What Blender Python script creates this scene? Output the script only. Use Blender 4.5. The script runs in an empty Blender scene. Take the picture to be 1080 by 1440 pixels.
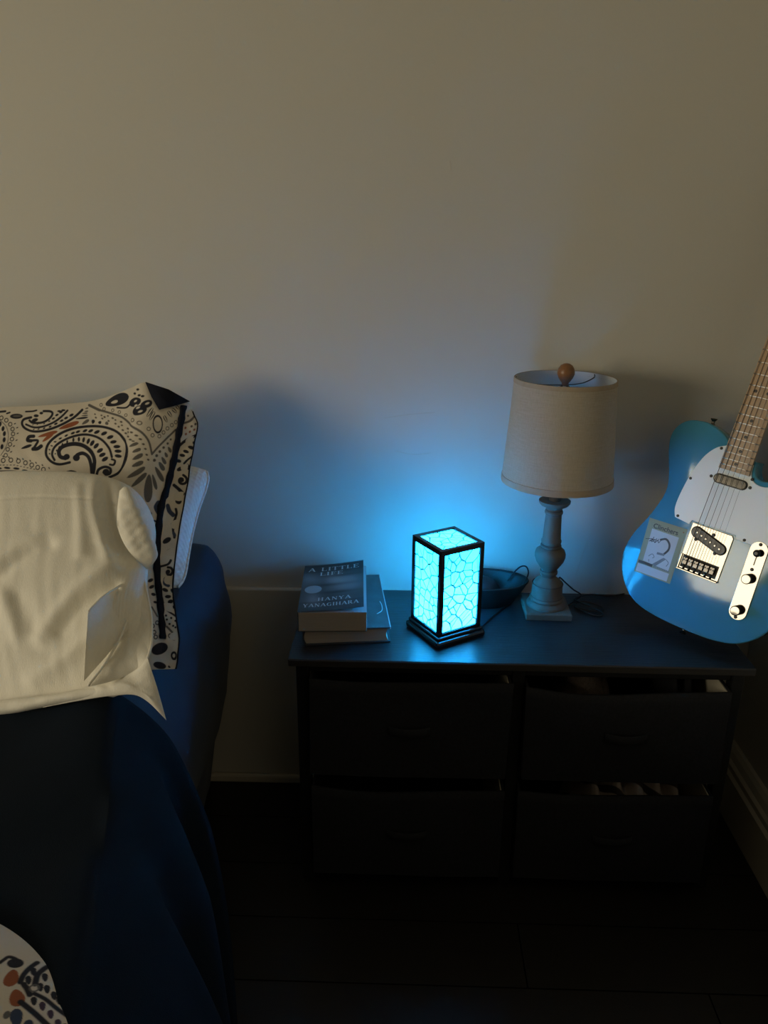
import bpy, bmesh, math, random
import numpy as np
from mathutils import Vector, Matrix

random.seed(7); np.random.seed(7)
SC = bpy.context.scene
COL = SC.collection

# ------------------------------------------------------------------ camera
CAM = (.1905, -1.4556, 1.1702); PITCH, YAW, ROLL, FPX = .3423, -.0237, .0089, 1081.2
def cam_axes():
    cy, sy, cp, sp = math.cos(YAW), math.sin(YAW), math.cos(PITCH), math.sin(PITCH)
    fwd = np.array([sy*cp, cy*cp, -sp]); right = np.array([cy, -sy, 0.]); up = np.cross(right, fwd)
    c, s = math.cos(ROLL), math.sin(ROLL)
    return c*right+s*up, -s*right+c*up, fwd
RT, UP, FW = cam_axes()
cd = bpy.data.cameras.new('camera'); cd.sensor_width = 36; cd.lens = 36*FPX/1440
cd.clip_start = .02
co = bpy.data.objects.new('camera', cd); COL.objects.link(co); SC.camera = co
m = Matrix.Identity(4)
for i in range(3):
    m[i][0], m[i][1], m[i][2], m[i][3] = RT[i], UP[i], -FW[i], CAM[i]
co.matrix_world = m
def at(px, py, axis, val):
    """world point whose coordinate `axis` is val, on the sight line measured at (px, py)"""
    d = (px-540)/FPX*RT-(py-720)/FPX*UP+FW
    t = (val-CAM[axis])/d[axis]
    return np.array(CAM)+t*d

# ------------------------------------------------------------------ world, daylight, exposure
w = bpy.data.worlds.new('world'); SC.world = w; w.use_nodes = True
w.node_tree.nodes['Background'].inputs[0].default_value = (.55, .6, .7, 1)
w.node_tree.nodes['Background'].inputs[1].default_value = .3
al = bpy.data.lights.new('window_daylight', 'AREA'); al.shape = 'RECTANGLE'; al.size = .74; al.size_y = 1.5
al.energy = 33.5; al.color = (1, .88, .64)
ao = bpy.data.objects.new('window_daylight', al); COL.objects.link(ao)
ao.location = (-2.26, -1.9, 1.12); ao.rotation_euler = (0, math.radians(-90), 0)
SC.view_settings.view_transform = 'Standard'; SC.view_settings.look = 'None'
SC.view_settings.exposure = 0; SC.view_settings.gamma = 1; SC.view_settings.use_curve_mapping = False

# ------------------------------------------------------------------ helpers
def M(name, col, rough=.6, metal=0., var=.12, scale=40., bump=0., bscale=200., stretch=None, spec=None, coat=0., sheen=0., attr=None, trans=0.):
    mt = bpy.data.materials.new(name); mt.use_nodes = True
    nt = mt.node_tree; b = nt.nodes['Principled BSDF']
    b.inputs['Roughness'].default_value = rough; b.inputs['Metallic'].default_value = metal
    if spec is not None: b.inputs['Specular IOR Level'].default_value = spec
    if coat: b.inputs['Coat Weight'].default_value = coat; b.inputs['Coat Roughness'].default_value = .04
    if sheen: b.inputs['Sheen Weight'].default_value = sheen
    tc = nt.nodes.new('ShaderNodeTexCoord'); mp = nt.nodes.new('ShaderNodeMapping')
    nt.links.new(tc.outputs['Object'], mp.inputs[0])
    if stretch: mp.inputs['Scale'].default_value = stretch
    n = nt.nodes.new('ShaderNodeTexNoise'); n.inputs['Scale'].default_value = scale; n.inputs['Detail'].default_value = 4
    nt.links.new(mp.outputs[0], n.inputs['Vector'])
    mx = nt.nodes.new('ShaderNodeMix'); mx.data_type = 'RGBA'
    nt.links.new(n.outputs[0], mx.inputs[0])
    lo = tuple(c*(1-var) for c in col)+(1,); hi = tuple(min(1, c*(1+var)) for c in col)+(1,)
    mx.inputs[6].default_value = lo; mx.inputs[7].default_value = hi
    out = mx.outputs[2]
    if attr:
        a = nt.nodes.new('ShaderNodeAttribute'); a.attribute_name = attr
        mul = nt.nodes.new('ShaderNodeMix'); mul.data_type = 'RGBA'; mul.blend_type = 'MULTIPLY'; mul.inputs[0].default_value = 1
        nt.links.new(a.outputs['Color'], mul.inputs[6]); nt.links.new(out, mul.inputs[7]); out = mul.outputs[2]
    nt.links.new(out, b.inputs['Base Color'])
    if bump:
        n2 = nt.nodes.new('ShaderNodeTexNoise'); n2.inputs['Scale'].default_value = bscale; n2.inputs['Detail'].default_value = 3
        nt.links.new(mp.outputs[0], n2.inputs['Vector'])
        bp = nt.nodes.new('ShaderNodeBump'); bp.inputs['Strength'].default_value = bump; bp.inputs['Distance'].default_value = .002
        nt.links.new(n2.outputs[0], bp.inputs['Height']); nt.links.new(bp.outputs[0], b.inputs['Normal'])
    if trans:
        tr = nt.nodes.new('ShaderNodeBsdfTranslucent'); ms = nt.nodes.new('ShaderNodeMixShader'); ms.inputs[0].default_value = trans
        nt.links.new(out, tr.inputs[0]); nt.links.new(b.outputs[0], ms.inputs[1]); nt.links.new(tr.outputs[0], ms.inputs[2])
        nt.links.new(ms.outputs[0], nt.nodes['Material Output'].inputs[0])
    return mt

def tag(o, label=None, cat=None, group=None, kind=None):
    if label: o['label'] = label
    if cat: o['category'] = cat
    if group: o['group'] = group
    if kind: o['kind'] = kind
    return o
def empty(name, loc=(0, 0, 0), rotz=0.):
    o = bpy.data.objects.new(name, None); COL.objects.link(o); o.location = loc; o.rotation_euler = (0, 0, rotz)
    o.empty_display_size = .05
    return o
def link(name, me, mat=None, parent=None, smooth=False):
    o = bpy.data.objects.new(name, me); COL.objects.link(o)
    if mat: me.materials.append(mat)
    if parent: o.parent = parent
    if smooth:
        me.polygons.foreach_set('use_smooth', [True]*len(me.polygons))
    return o
def mesh(name, V, F, mat=None, parent=None, smooth=False):
    me = bpy.data.meshes.new(name); me.from_pydata([tuple(map(float, v)) for v in V], [], F); me.update()
    return link(name, me, mat, parent, smooth)
def bevel(o, wd=.002, seg=2, angle=40):
    b = o.modifiers.new('bevel', 'BEVEL'); b.width = wd; b.segments = seg; b.limit_method = 'ANGLE'; b.angle_limit = math.radians(angle)
    return o
BOXF = [(0, 3, 2, 1), (4, 5, 6, 7), (0, 1, 5, 4), (1, 2, 6, 5), (2, 3, 7, 6), (3, 0, 4, 7)]
def boxV(x0, x1, y0, y1, z0, z1):
    return [(x0, y0, z0), (x1, y0, z0), (x1, y1, z0), (x0, y1, z0), (x0, y0, z1), (x1, y0, z1), (x1, y1, z1), (x0, y1, z1)]
def box(name, a, mat, parent=None, bw=0.):
    o = mesh(name, boxV(*a), BOXF, mat, parent)
    if bw: bevel(o, bw)
    return o
def boxes(name, L, mat, parent=None, bw=0.):
    V, F = [], []
    for a in L:
        k = len(V); V += boxV(*a); F += [tuple(i+k for i in f) for f in BOXF]
    o = mesh(name, V, F, mat, parent)
    if bw: bevel(o, bw)
    return o
def lathe(name, prof, mat, parent=None, seg=64, loc=(0, 0, 0), close=True, smooth=True):
    V, F = [], []
    for r, z in prof:
        for i in range(seg):
            a = 2*math.pi*i/seg; V.append((loc[0]+r*math.cos(a), loc[1]+r*math.sin(a), loc[2]+z))
    for j in range(len(prof)-1):
        for i in range(seg):
            k = (i+1) % seg; F.append((j*seg+i, j*seg+k, (j+1)*seg+k, (j+1)*seg+i))
    if close:
        F.append(tuple(reversed(range(seg)))); n = (len(prof)-1)*seg; F.append(tuple(range(n, n+seg)))
    o = mesh(name, V, F, mat, parent, smooth)
    if smooth:
        for p in o.data.polygons[-2:] if close else []: p.use_smooth = False
        es = o.modifiers.new('split', 'EDGE_SPLIT'); es.split_angle = math.radians(50)
    return o
def catmull(P, n=8, closed=False):
    P = [np.array(p, float) for p in P]; out = []; N = len(P)
    for i in range(N if closed else N-1):
        g = (lambda k: P[k % N]) if closed else (lambda k: P[min(max(k, 0), N-1)])
        a, b, c, d = g(i-1), g(i), g(i+1), g(i+2)
        for k in range(n):
            t = k/n
            out.append(.5*((2*b)+(-a+c)*t+(2*a-5*b+4*c-d)*t*t+(-a+3*b-3*c+d)*t**3))
    if not closed: out.append(P[-1])
    return out
def tubeVF(P, r, seg=8, k0=0):
    P = [np.array(p, float) for p in P]; V, F = [], []; N = len(P)
    up = np.array([0, 0, 1.])
    for i in range(N):
        t = P[min(i+1, N-1)]-P[max(i-1, 0)]; t = t/(np.linalg.norm(t)+1e-12)
        a = np.cross(t, up)
        if np.linalg.norm(a) < 1e-3: a = np.cross(t, [1, 0, 0])
        a /= np.linalg.norm(a); b = np.cross(a, t)
        rr = r[i] if hasattr(r, '__len__') else r
        for s in range(seg):
            th = 2*math.pi*s/seg; V.append(P[i]+rr*(a*math.cos(th)+b*math.sin(th)))
    for i in range(N-1):
        for s in range(seg):
            q = (s+1) % seg; F.append((k0+i*seg+s, k0+i*seg+q, k0+(i+1)*seg+q, k0+(i+1)*seg+s))
    F.append(tuple(k0+s for s in reversed(range(seg)))); F.append(tuple(k0+(N-1)*seg+s for s in range(seg)))
    return V, F
def tube(name, P, r, mat, parent=None, seg=8, n=6, smooth=True):
    V, F = tubeVF(catmull(P, n) if n > 1 else P, r, seg)
    return mesh(name, V, F, mat, parent, smooth)
def prism(name, poly, n0, n1, mat, parent=None, bw=0., seg=2, smooth=False):
    """polygon (u,v) extruded from n0 to n1 along local z"""
    V = [(u, v, n0) for u, v in poly]+[(u, v, n1) for u, v in poly]; N = len(poly)
    F = [tuple(reversed(range(N))), tuple(range(N, 2*N))]+[(i, (i+1) % N, N+(i+1) % N, N+i) for i in range(N)]
    ar = sum(poly[i][0]*poly[(i+1) % N][1]-poly[(i+1) % N][0]*poly[i][1] for i in range(N))
    if ar < 0: F = [tuple(reversed(f)) for f in F]
    o = mesh(name, V, F, mat, parent)
    if bw: bevel(o, bw, seg, 50)
    return o
def gridmesh(name, P, mat=None, parent=None, smooth=True, flip=False, colors=None):
    """P: array (rows, cols, 3)"""
    R, C = P.shape[:2]
    idx = np.arange(R*C).reshape(R, C)
    q = np.stack([idx[:-1, :-1], idx[:-1, 1:], idx[1:, 1:], idx[1:, :-1]], -1).reshape(-1, 4)
    if flip: q = q[:, ::-1]
    me = bpy.data.meshes.new(name)
    me.vertices.add(R*C); me.vertices.foreach_set('co', P.reshape(-1).astype(np.float32))
    me.loops.add(q.size); me.loops.foreach_set('vertex_index', q.reshape(-1).astype(np.int32))
    me.polygons.add(len(q)); me.polygons.foreach_set('loop_start', np.arange(0, q.size, 4, dtype=np.int32))
    me.polygons.foreach_set('loop_total', np.full(len(q), 4, np.int32))
    me.update(calc_edges=True)
    if colors is not None:
        a = me.attributes.new('print', 'FLOAT_COLOR', 'POINT')
        c = np.ones((R*C, 4), np.float32); c[:, :3] = colors.reshape(-1, 3); a.data.foreach_set('color', c.reshape(-1))
    return link(name, me, mat, parent, smooth)
def fnoise(x, y, seed, oct=3, f=1.):
    """cheap smooth pseudo noise from sines"""
    r = np.random.RandomState(seed); o = 0
    for k in range(oct*3):
        a = r.uniform(0, 2*math.pi); fr = f*(1+k*.55)*r.uniform(.8, 1.2); ph = r.uniform(0, 6.28)
        o = o+np.sin(fr*(x*math.cos(a)+y*math.sin(a))+ph)/(1+k*.6)
    return o/2.5

# ------------------------------------------------------------------ materials
m_wall = M('wall_paint', (.60, .575, .51), .75, var=.025, scale=3, bump=.12, bscale=60)
m_ceil = M('ceiling_paint', (.40, .38, .34), .9, var=.02, scale=4)
m_trim = M('trim_paint', (.60, .55, .45), .5, var=.04, scale=10)
m_floor = M('floor_wood', (.009, .0075, .006), .45, var=.35, scale=6, bump=.1, bscale=40, stretch=(1, 9, 1))
m_top = M('dark_wood_laminate', (.016, .018, .021), .36, var=.7, scale=9, bump=.25, bscale=22, stretch=(1.2, 26, 1), spec=.6)
m_edge = M('dark_edge_banding', (.03, .028, .026), .4, var=.3, scale=20, stretch=(1, 10, 10))
m_metal_blk = M('black_metal', (.006, .006, .007), .45, var=.1)
m_fabric = M('black_fabric', (.020, .021, .025), .9, var=.4, scale=220, bump=.4, bscale=900, spec=.15)
m_liner = M('cream_board', (.62, .56, .43), .8, var=.05, scale=30)
m_knit = M('brown_knit', (.10, .075, .06), .95, var=.5, scale=260, bump=.8, bscale=400)
m_black = M('black_lacquer', (.005, .006, .008), .22, var=.15, spec=.6)
m_chrome = M('worn_nickel', (.16, .15, .135), .11, 1., var=.05, scale=60)
m_steel = M('worn_steel', (.13, .12, .11), .3, 1., var=.2, scale=120)
m_fret = M('fret_wire', (.62, .58, .52), .3, 1.)
m_screw = M('dark_screw', (.05, .045, .04), .4, .7)
m_hole = M('black_plastic', (.008, .008, .009), .35)
m_blue = M('blue_lacquer', (.06, .27, .41), .09, var=.03, scale=5)
m_guard = M('white_plastic', (.72, .76, .74), .28, var=.015, scale=8)
m_maple = M('maple', (.47, .31, .18), .4, var=.22, scale=14, stretch=(5, .6, 5))
m_dot = M('dark_inlay', (.03, .022, .018), .4)
m_lampwood = M('weathered_wood', (.125, .108, .085), .65, var=.45, scale=28, bump=.3, bscale=90, stretch=(1, 1, .5))
m_groove = M('dark_brown', (.07, .06, .05), .7, var=.3)
m_finial = M('oiled_wood', (.24, .11, .045), .38, var=.3, scale=90, stretch=(1, 1, 3))
m_cord = M('black_cable', (.008, .008, .01), .4)
m_bowl = M('charcoal_bowl', (.004, .004, .0045), .5, var=.2)
m_ball = M('dark_rubber', (.012, .013, .016), .45)
m_pages = M('pages', (.36, .30, .24), .9, var=.25, scale=50, stretch=(.4, .4, 40))
m_hard = M('dark_cloth_cover', (.03, .032, .036), .6, var=.3, scale=60)
m_jacket = M('worn_jacket', (.06, .07, .075), .4, var=.6, scale=35)
m_cover = M('grey_photo_cover', (.055, .06, .066), .35, var=1., scale=22, stretch=(1, 2.4, 1))
m_title = M('white_ink', (.62, .64, .64), .5, var=.02)
m_badge = M('pale_blue_grey_ink', (.30, .36, .40), .5, var=.05)
m_page1 = M('flyleaf', (.42, .42, .42), .7, var=.05)
m_sheet = M('navy_sheet', (.004, .021, .055), .8, var=.18, scale=30, bump=.25, bscale=700, sheen=.1)
m_blanket = M('navy_blanket', (.003, .008, .017), .9, var=.2, scale=30, bump=.3, bscale=800, spec=.15)
m_base = M('dark_bed_base', (.01, .01, .012), .9)
m_beige = M('beige_cotton', (.88, .84, .73), .75, var=.07, scale=40, bump=.35, bscale=260, stretch=(6, 1.2, 1.2), sheen=.15)
m_quilt = M('white_quilted_cotton', (.78, .80, .80), .8, var=.04, scale=40)
m_print = M('printed_cotton', (.95, .95, .95), .8, var=.04, scale=60, bump=.2, bscale=600, attr='print')
m_navy = M('navy_ribbon', (.010, .012, .022), .85, var=.2, scale=120, bump=.4, bscale=700, spec=.15)
m_glass = M('window_glass', (.9, .92, .95), .05); m_glass.node_tree.nodes['Principled BSDF'].inputs['Transmission Weight'].default_value = 1

def quilt_bump(mt):
    nt = mt.node_tree; b = nt.nodes['Principled BSDF']
    tc = nt.nodes.new('ShaderNodeTexCoord'); v = nt.nodes.new('ShaderNodeTexVoronoi'); v.inputs['Scale'].default_value = 130; v.inputs['Randomness'].default_value = .15
    bp = nt.nodes.new('ShaderNodeBump'); bp.inputs['Strength'].default_value = .8; bp.inputs['Distance'].default_value = .003
    nt.links.new(tc.outputs['Object'], v.inputs['Vector']); nt.links.new(v.outputs['Distance'], bp.inputs['Height']); nt.links.new(bp.outputs[0], b.inputs['Normal'])
quilt_bump(m_quilt)

# linen for the lamp shade: crossed fine threads
def linen():
    mt = M('linen', (.50, .43, .33), .85, var=.1, scale=60, trans=.18)
    nt = mt.node_tree; b = nt.nodes['Principled BSDF']
    tc = nt.nodes.new('ShaderNodeTexCoord'); hs = []
    mixn = [n for n in nt.nodes if n.type == 'MIX'][0]
    for sc in ((20, 20, 700), (700, 700, 20)):
        mp = nt.nodes.new('ShaderNodeMapping'); mp.inputs['Scale'].default_value = sc
        n = nt.nodes.new('ShaderNodeTexNoise'); n.inputs['Scale'].default_value = 2.2; n.inputs['Detail'].default_value = 2
        nt.links.new(tc.outputs['Object'], mp.inputs[0]); nt.links.new(mp.outputs[0], n.inputs['Vector']); hs.append(n)
    ad = nt.nodes.new('ShaderNodeMath'); nt.links.new(hs[0].outputs[0], ad.inputs[0]); nt.links.new(hs[1].outputs[0], ad.inputs[1])
    rm = nt.nodes.new('ShaderNodeMapRange'); rm.inputs[1].default_value = .6; rm.inputs[2].default_value = 1.4
    nt.links.new(ad.outputs[0], rm.inputs[0]); nt.links.new(rm.outputs[0], mixn.inputs[0])
    mixn.inputs[6].default_value = (.42, .36, .27, 1); mixn.inputs[7].default_value = (.58, .51, .41, 1)
    bp = nt.nodes.new('ShaderNodeBump'); bp.inputs['Strength'].default_value = .35; bp.inputs['Distance'].default_value = .001
    nt.links.new(ad.outputs[0], bp.inputs['Height']); nt.links.new(bp.outputs[0], b.inputs['Normal'])
    return mt
m_linen = linen()
m_shadein = M('shade_lining', (.72, .72, .68), .8, var=.02, trans=.2)
m_hem = M('shade_trim', (.42, .34, .25), .85, var=.1, scale=120, trans=.1)

# glowing lantern glass: gives off light, and lets the bulb inside shine through
def glow():
    mt = bpy.data.materials.new('lit_glass'); mt.use_nodes = True; nt = mt.node_tree
    b = nt.nodes['Principled BSDF']; b.inputs['Base Color'].default_value = (.35, .8, .9, 1); b.inputs['Roughness'].default_value = .25
    info = nt.nodes.new('ShaderNodeObjectInfo'); mx = nt.nodes.new('ShaderNodeMix'); mx.data_type = 'RGBA'
    mx.inputs[6].default_value = (.04, 2.5, 5.5, 1); mx.inputs[7].default_value = (.07, 2.9, 6.2, 1)
    nt.links.new(info.outputs['Random'], mx.inputs[0])
    em = nt.nodes.new('ShaderNodeEmission'); em.inputs[1].default_value = 1.; nt.links.new(mx.outputs[2], em.inputs[0])
    tr = nt.nodes.new('ShaderNodeBsdfTranslucent'); tr.inputs[0].default_value = (.9, .95, 1, 1)
    ms = nt.nodes.new('ShaderNodeMixShader'); ms.inputs[0].default_value = .6
    nt.links.new(b.outputs[0], ms.inputs[1]); nt.links.new(tr.outputs[0], ms.inputs[2])
    ad = nt.nodes.new('ShaderNodeAddShader'); nt.links.new(ms.outputs[0], ad.inputs[0]); nt.links.new(em.outputs[0], ad.inputs[1])
    nt.links.new(ad.outputs[0], nt.nodes['Material Output'].inputs[0])
    return mt
m_glow = glow()
m_lead = M('dark_teal_leading', (.01, .04, .05), .5)

# ------------------------------------------------------------------ the room
XR, XL, YB, ZC = .925, -2.3, -4.6, 2.6
def struct(o): o['kind'] = 'structure'; return o
struct(box('wall_back', (XL-.1, XR+.1, 0, .1, -.06, ZC), m_wall))
struct(box('wall_right', (XR, XR+.1, YB, 0, -.06, ZC), m_wall))
struct(box('wall_front', (XL-.1, XR+.1, YB-.1, YB, -.06, ZC), M('dark_bounce_cut', (.08, .08, .08), .7, var=.05)))  # unseen wall, coloured dark only to cut bounce light in the room
WY0, WY1, WZ0, WZ1 = -2.7, -1.1, .70, 1.54
struct(boxes('wall_left', [(XL-.1, XL, YB, WY0, -.06, ZC), (XL-.1, XL, WY1, 0, -.06, ZC), (XL-.1, XL, WY0, WY1, -.06, WZ0), (XL-.1, XL, WY0, WY1, WZ1, ZC)], m_wall))
struct(box('ceiling', (XL-.1, XR+.1, YB-.1, .1, ZC, ZC+.06), m_ceil))
fl = struct(box('floor', (XL-.1, XR+.1, YB-.1, .1, -.06, -.012), m_floor))
pw, plen = .128, 1.2
pk = {}
def plank_mesh(L):
    k = round(L, 3)
    if k not in pk:
        me = bpy.data.meshes.new('floor_plank'); me.from_pydata(boxV(0, L-.0025, 0, pw-.0025, -.012, 0), [], BOXF); me.update(); me.materials.append(m_floor); pk[k] = me
    return pk[k]
for j in range(int(-YB/pw)):
    x = XL
    L = plen*(.35+.33*(j % 3))*.75
    while x < XR-.001:
        L = min(L, XR-x)
        o = bpy.data.objects.new('floor_plank', plank_mesh(L)); COL.objects.link(o); o.parent = fl; o.location = (x, -pw*(j+1), 0)
        x += L; L = plen
wn = struct(boxes('window_1', [(XL-.08, XL-.03, WY0, WY0+.05, WZ0, WZ1), (XL-.08, XL-.03, WY1-.05, WY1, WZ0, WZ1), (XL-.08, XL-.03, WY0, WY1, WZ0, WZ0+.05), (XL-.08, XL-.03, WY0, WY1, WZ1-.05, WZ1), (XL-.08, XL-.03, WY0, WY1, 1.15, 1.20)], m_trim))
box('window_pane', (XL-.058, XL-.052, WY0+.05, WY1-.05, WZ0+.05, 1.15), m_glass, wn)
box('window_pane', (XL-.058, XL-.052, WY0+.05, WY1-.05, 1.20, WZ1-.05), m_glass, wn)
# lower part of the back wall stands slightly proud, with a narrow ledge
LEDGE = .4815
struct(bevel(box('trim_1', (XL, XR, -.013, 0, 0, LEDGE), m_wall), .003))
struct(bevel(box('baseboard_back', (XL, XR-.03, -.024, -.013, 0, .022), m_trim), .006))
# stepped baseboard on the right wall
prof = [(0, 0), (-.030, 0), (-.030, .100), (-.024, .106), (-.024, .118), (-.018, .124), (-.014, .138), (-.008, .147), (0, .147)]
V = [(XR+x, y, z) for y in (YB, -.024) for x, z in prof]; n = len(prof)
struct(mesh('baseboard_right', V, [tuple(range(n)), tuple(reversed(range(n, 2*n)))]+[(i, i+n, (i+1) % n+n, (i+1) % n) for i in range(n)], m_trim))
# scuffs scratched into the paint
def scuff(P, r):
    V, F = tubeVF([np.array(p) for p in catmull(P, 4)], r, 5); return V, F
sv, sf = [], []
for P, r in (([at(826, 760, 1, -.0002), at(818, 785, 1, -.0002), at(810, 808, 1, -.0002)], .0005), ([at(540, 588, 1, -.0002), at(575, 583, 1, -.0002), at(612, 580, 1, -.0002)], .0005),
             ([at(556, 634, 1, -.0002), at(580, 639, 1, -.0002), at(606, 637, 1, -.0002)], .0006), ([at(633, 225, 1, -.0002), at(634, 240, 1, -.0002)], .0005)):
    a, b = tubeVF(catmull(P, 4), r, 5, len(sv)); sv += a; sf += b
mesh('paint_scuffs', sv, sf, m_trim, bpy.data.objects['wall_back'])

# ------------------------------------------------------------------ dresser
DW, DY0, DY1, DH = .798, -.30, -.016, .487
dr = tag(empty('fabric_dresser', (DW/2, (DY0+DY1)/2, 0)), 'low black four-drawer fabric dresser with dark wood top against the back wall', 'dresser')
OX, OY = DW/2, (DY0+DY1)/2
def D(a): return (a[0]-OX, a[1]-OX, a[2]-OY, a[3]-OY, a[4], a[5])
top = box('top_board', D((0, DW, DY0, DY1, DH-.014, DH)), m_top, dr, .0015)
box('edge_banding', D((.001, DW-.001, DY0-.0012, DY0+.002, DH-.0135, DH-.0015)), m_edge, top, .0006)
for x in (.012, DW/2-.011, DW-.034):
    for y in (DY0+.008, DY1-.03):
        box('leg', D((x, x+.022, y, y+.022, 0, DH-.014)), m_metal_blk, dr, .002)
for z, rh in ((.020, .011), (.2505, .0055), (DH-.0225, .0085)):
    for y in (DY0+.012, DY1-.026):
        box('rail', D((.034, DW-.034, y, y+.014, z-rh, z+rh)), m_metal_blk, dr, .002)
    for x in (.016, DW-.03):
        box('side_rail', D((x, x+.014, DY0+.03, DY1-.03, z-rh, z+rh)), m_metal_blk, dr, .002)
def drawer(x0, x1, z0, z1, sag, tilt):
    """open-topped fabric box; the front's top edge sags, the front bows out a little"""
    nx, nz = 28, 10; yf = DY0-.012
    u = np.linspace(0, 1, nx+1); v = np.linspace(0, 1, nz+1)
    U, Vv = np.meshgrid(u, v)
    sagc = sag*(1-(2*U-1)**2)*.9+sag*.25*np.sin(U*7+tilt*40)
    Z = z0+(z1-z0)*Vv-sagc*Vv**3
    X = x0+(x1-x0)*U+tilt*(Vv-.5)
    bow = .006*np.sin(np.pi*U)*np.sin(np.pi*np.clip(Vv*.9+.1, 0, 1))+.0012*fnoise(U*9, Vv*7, int(x0*100+z0*10))
    Y = np.full_like(X, yf)-bow
    t = .006
    fr = np.stack([X-OX, Y-OY, Z], -1); bk = fr.copy(); bk[..., 1] += t+bow*.6
    P = np.concatenate([fr, bk[::-1]], 0)          # wrap over the top edge
    body = gridmesh('drawer', P, m_fabric, dr)
    # sides, back, bottom joined to the same box
    bm = bmesh.new(); bm.from_mesh(body.data)
    for a in ((x0, x0+.004, yf+.003, DY1-.012, z0, z1-.004), (x1-.004, x1, yf+.003, DY1-.012, z0, z1-.004), (x0, x1, DY1-.016, DY1-.012, z0, z1-.004), (x0, x1, yf+.003, DY1-.012, z0, z0+.004)):
        vs = [bm.verts.new(c) for c in boxV(*D(a))]
        for f in BOXF: bm.faces.new([vs[i] for i in f])
    bm.to_mesh(body.data); bm.free()
    box('side_lining', D((x1-.0065, x1-.0045, yf+.01, DY1-.03, z0+.01, z1-.006)), m_liner, body)
    # fabric pull tab sewn on the front
    xm = (x0+x1)/2; zc = z0+(z1-z0)*.52
    u = np.linspace(-1, 1, 17); hw = .036
    P = np.array([[(xm+hw*a-OX, yf-OY-.0075-.009*(1-a*a)-(0 if k in (0, 3) else .0022), zc+h) for a in u] for k, h in enumerate((-.009, -.008, .008, .009))])
    gridmesh('pull_tab', P, m_fabric, body)
XM = DW/2
drawer(.036, XM-.013, .258, .4545, .006, .004); drawer(XM+.013, DW-.037, .258, .447, .013, -.004)
drawer(.036, XM-.013, .033, .231, .012, .0); drawer(XM+.013, DW-.037, .033, .230, .007, -.003)

def cloth_lump(name, c, size, mat, seed, folds=4., label='', cat='clothing'):
    u = np.linspace(-1, 1, 44); v = np.linspace(-1, 1, 20); U, V_ = np.meshgrid(u, v)
    h = np.clip(1-np.abs(U)**4, 0, 1)**.5*np.clip(1-np.abs(V_)**4, 0, 1)**.5
    Z = h*size[2]*(1+.16*np.sin(folds*U*3.1+V_*2+seed)+.12*fnoise(U*4, V_*3, seed))
    P = np.stack([U*size[0], V_*size[1], Z], -1)
    bottom = P[::-1].copy(); bottom[..., 2] = 0
    o = gridmesh(name, np.concatenate([P, bottom[1:]], 0), mat); o.location = c
    tag(o, label, cat); return o
cloth_lump('knitted_garment', (.53, -.20, .2625), (.055, .075, .190), m_knit, 3, 1.6, 'brown knitted garment poking up out of the upper right drawer')
cloth_lump('bundled_clothing', (.70, -.20, .2625), (.028, .06, .17), m_base, 5, 2, 'black bundled cloth lying in upper right drawer beside the knit')
def striped():
    mt = M('striped_cotton', (.42, .34, .29), .85, var=.1, scale=30); nt = mt.node_tree; b = nt.nodes['Principled BSDF']
    mixn = [n for n in nt.nodes if n.type == 'MIX'][0]
    tc = nt.nodes.new('ShaderNodeTexCoord'); wv = nt.nodes.new('ShaderNodeTexWave'); wv.wave_type = 'BANDS'; wv.bands_direction = 'DIAGONAL'
    wv.inputs['Scale'].default_value = 9; wv.inputs['Distortion'].default_value = 2.5
    nt.links.new(tc.outputs['Object'], wv.inputs['Vector'])
    cr = nt.nodes.new('ShaderNodeValToRGB'); cr.color_ramp.elements[0].position = .18; cr.color_ramp.elements[1].position = .3
    cr.color_ramp.elements[0].color = (.05, .04, .04, 1); cr.color_ramp.elements[1].color = (.50, .42, .37, 1)
    nt.links.new(wv.outputs[0], cr.inputs[0]); nt.links.new(cr.outputs[0], b.inputs['Base Color'])
    return mt
cloth_lump('striped_shirt', (.630, -.215, .0375), (.112, .085, .190), striped(), 8, 6, 'beige shirt with dark diagonal stripes folded in the lower right drawer')

# ------------------------------------------------------------------ glowing lantern
LZ = DH+.0003
ln = tag(empty('mosaic_lantern', (.2746, -.1872, LZ), -.2284+math.pi/4), 'glowing cyan square table lantern of glass shards in a black frame', 'lantern')
A, HB, HT = .0919, .0205, .1835
B2 = .1066/2; a2 = A/2; pt = .0085
bs = box('base', (-B2, B2, -B2, B2, 0, .013), m_black, ln, .0045)
box('base_step', (-B2+.004, B2-.004, -B2+.004, B2-.004, .013, .0195), m_black, bs, .0025)
for sx in (-1, 1):
    for sy in (-1, 1):
        x0 = sx*a2-(pt if sx > 0 else 0); y0 = sy*a2-(pt if sy > 0 else 0)
        box('post', (x0, x0+pt, y0, y0+pt, .0195, HT-.0095), m_black, ln, .0007)
for z0, z1, nm in ((.0195, .0250, 'bottom_rail'), (HT-.0095, HT, 'top_rail')):
    i = a2-pt
    for s in (-1, 1):
        box(nm, (-a2, a2, *((-a2, -a2+pt) if s < 0 else (a2-pt, a2)), z0, z1), m_black, ln, .0007)
        box(nm, (*((-a2, -a2+pt) if s < 0 else (a2-pt, a2)), -i, i, z0, z1), m_black, ln, .0007)
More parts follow.
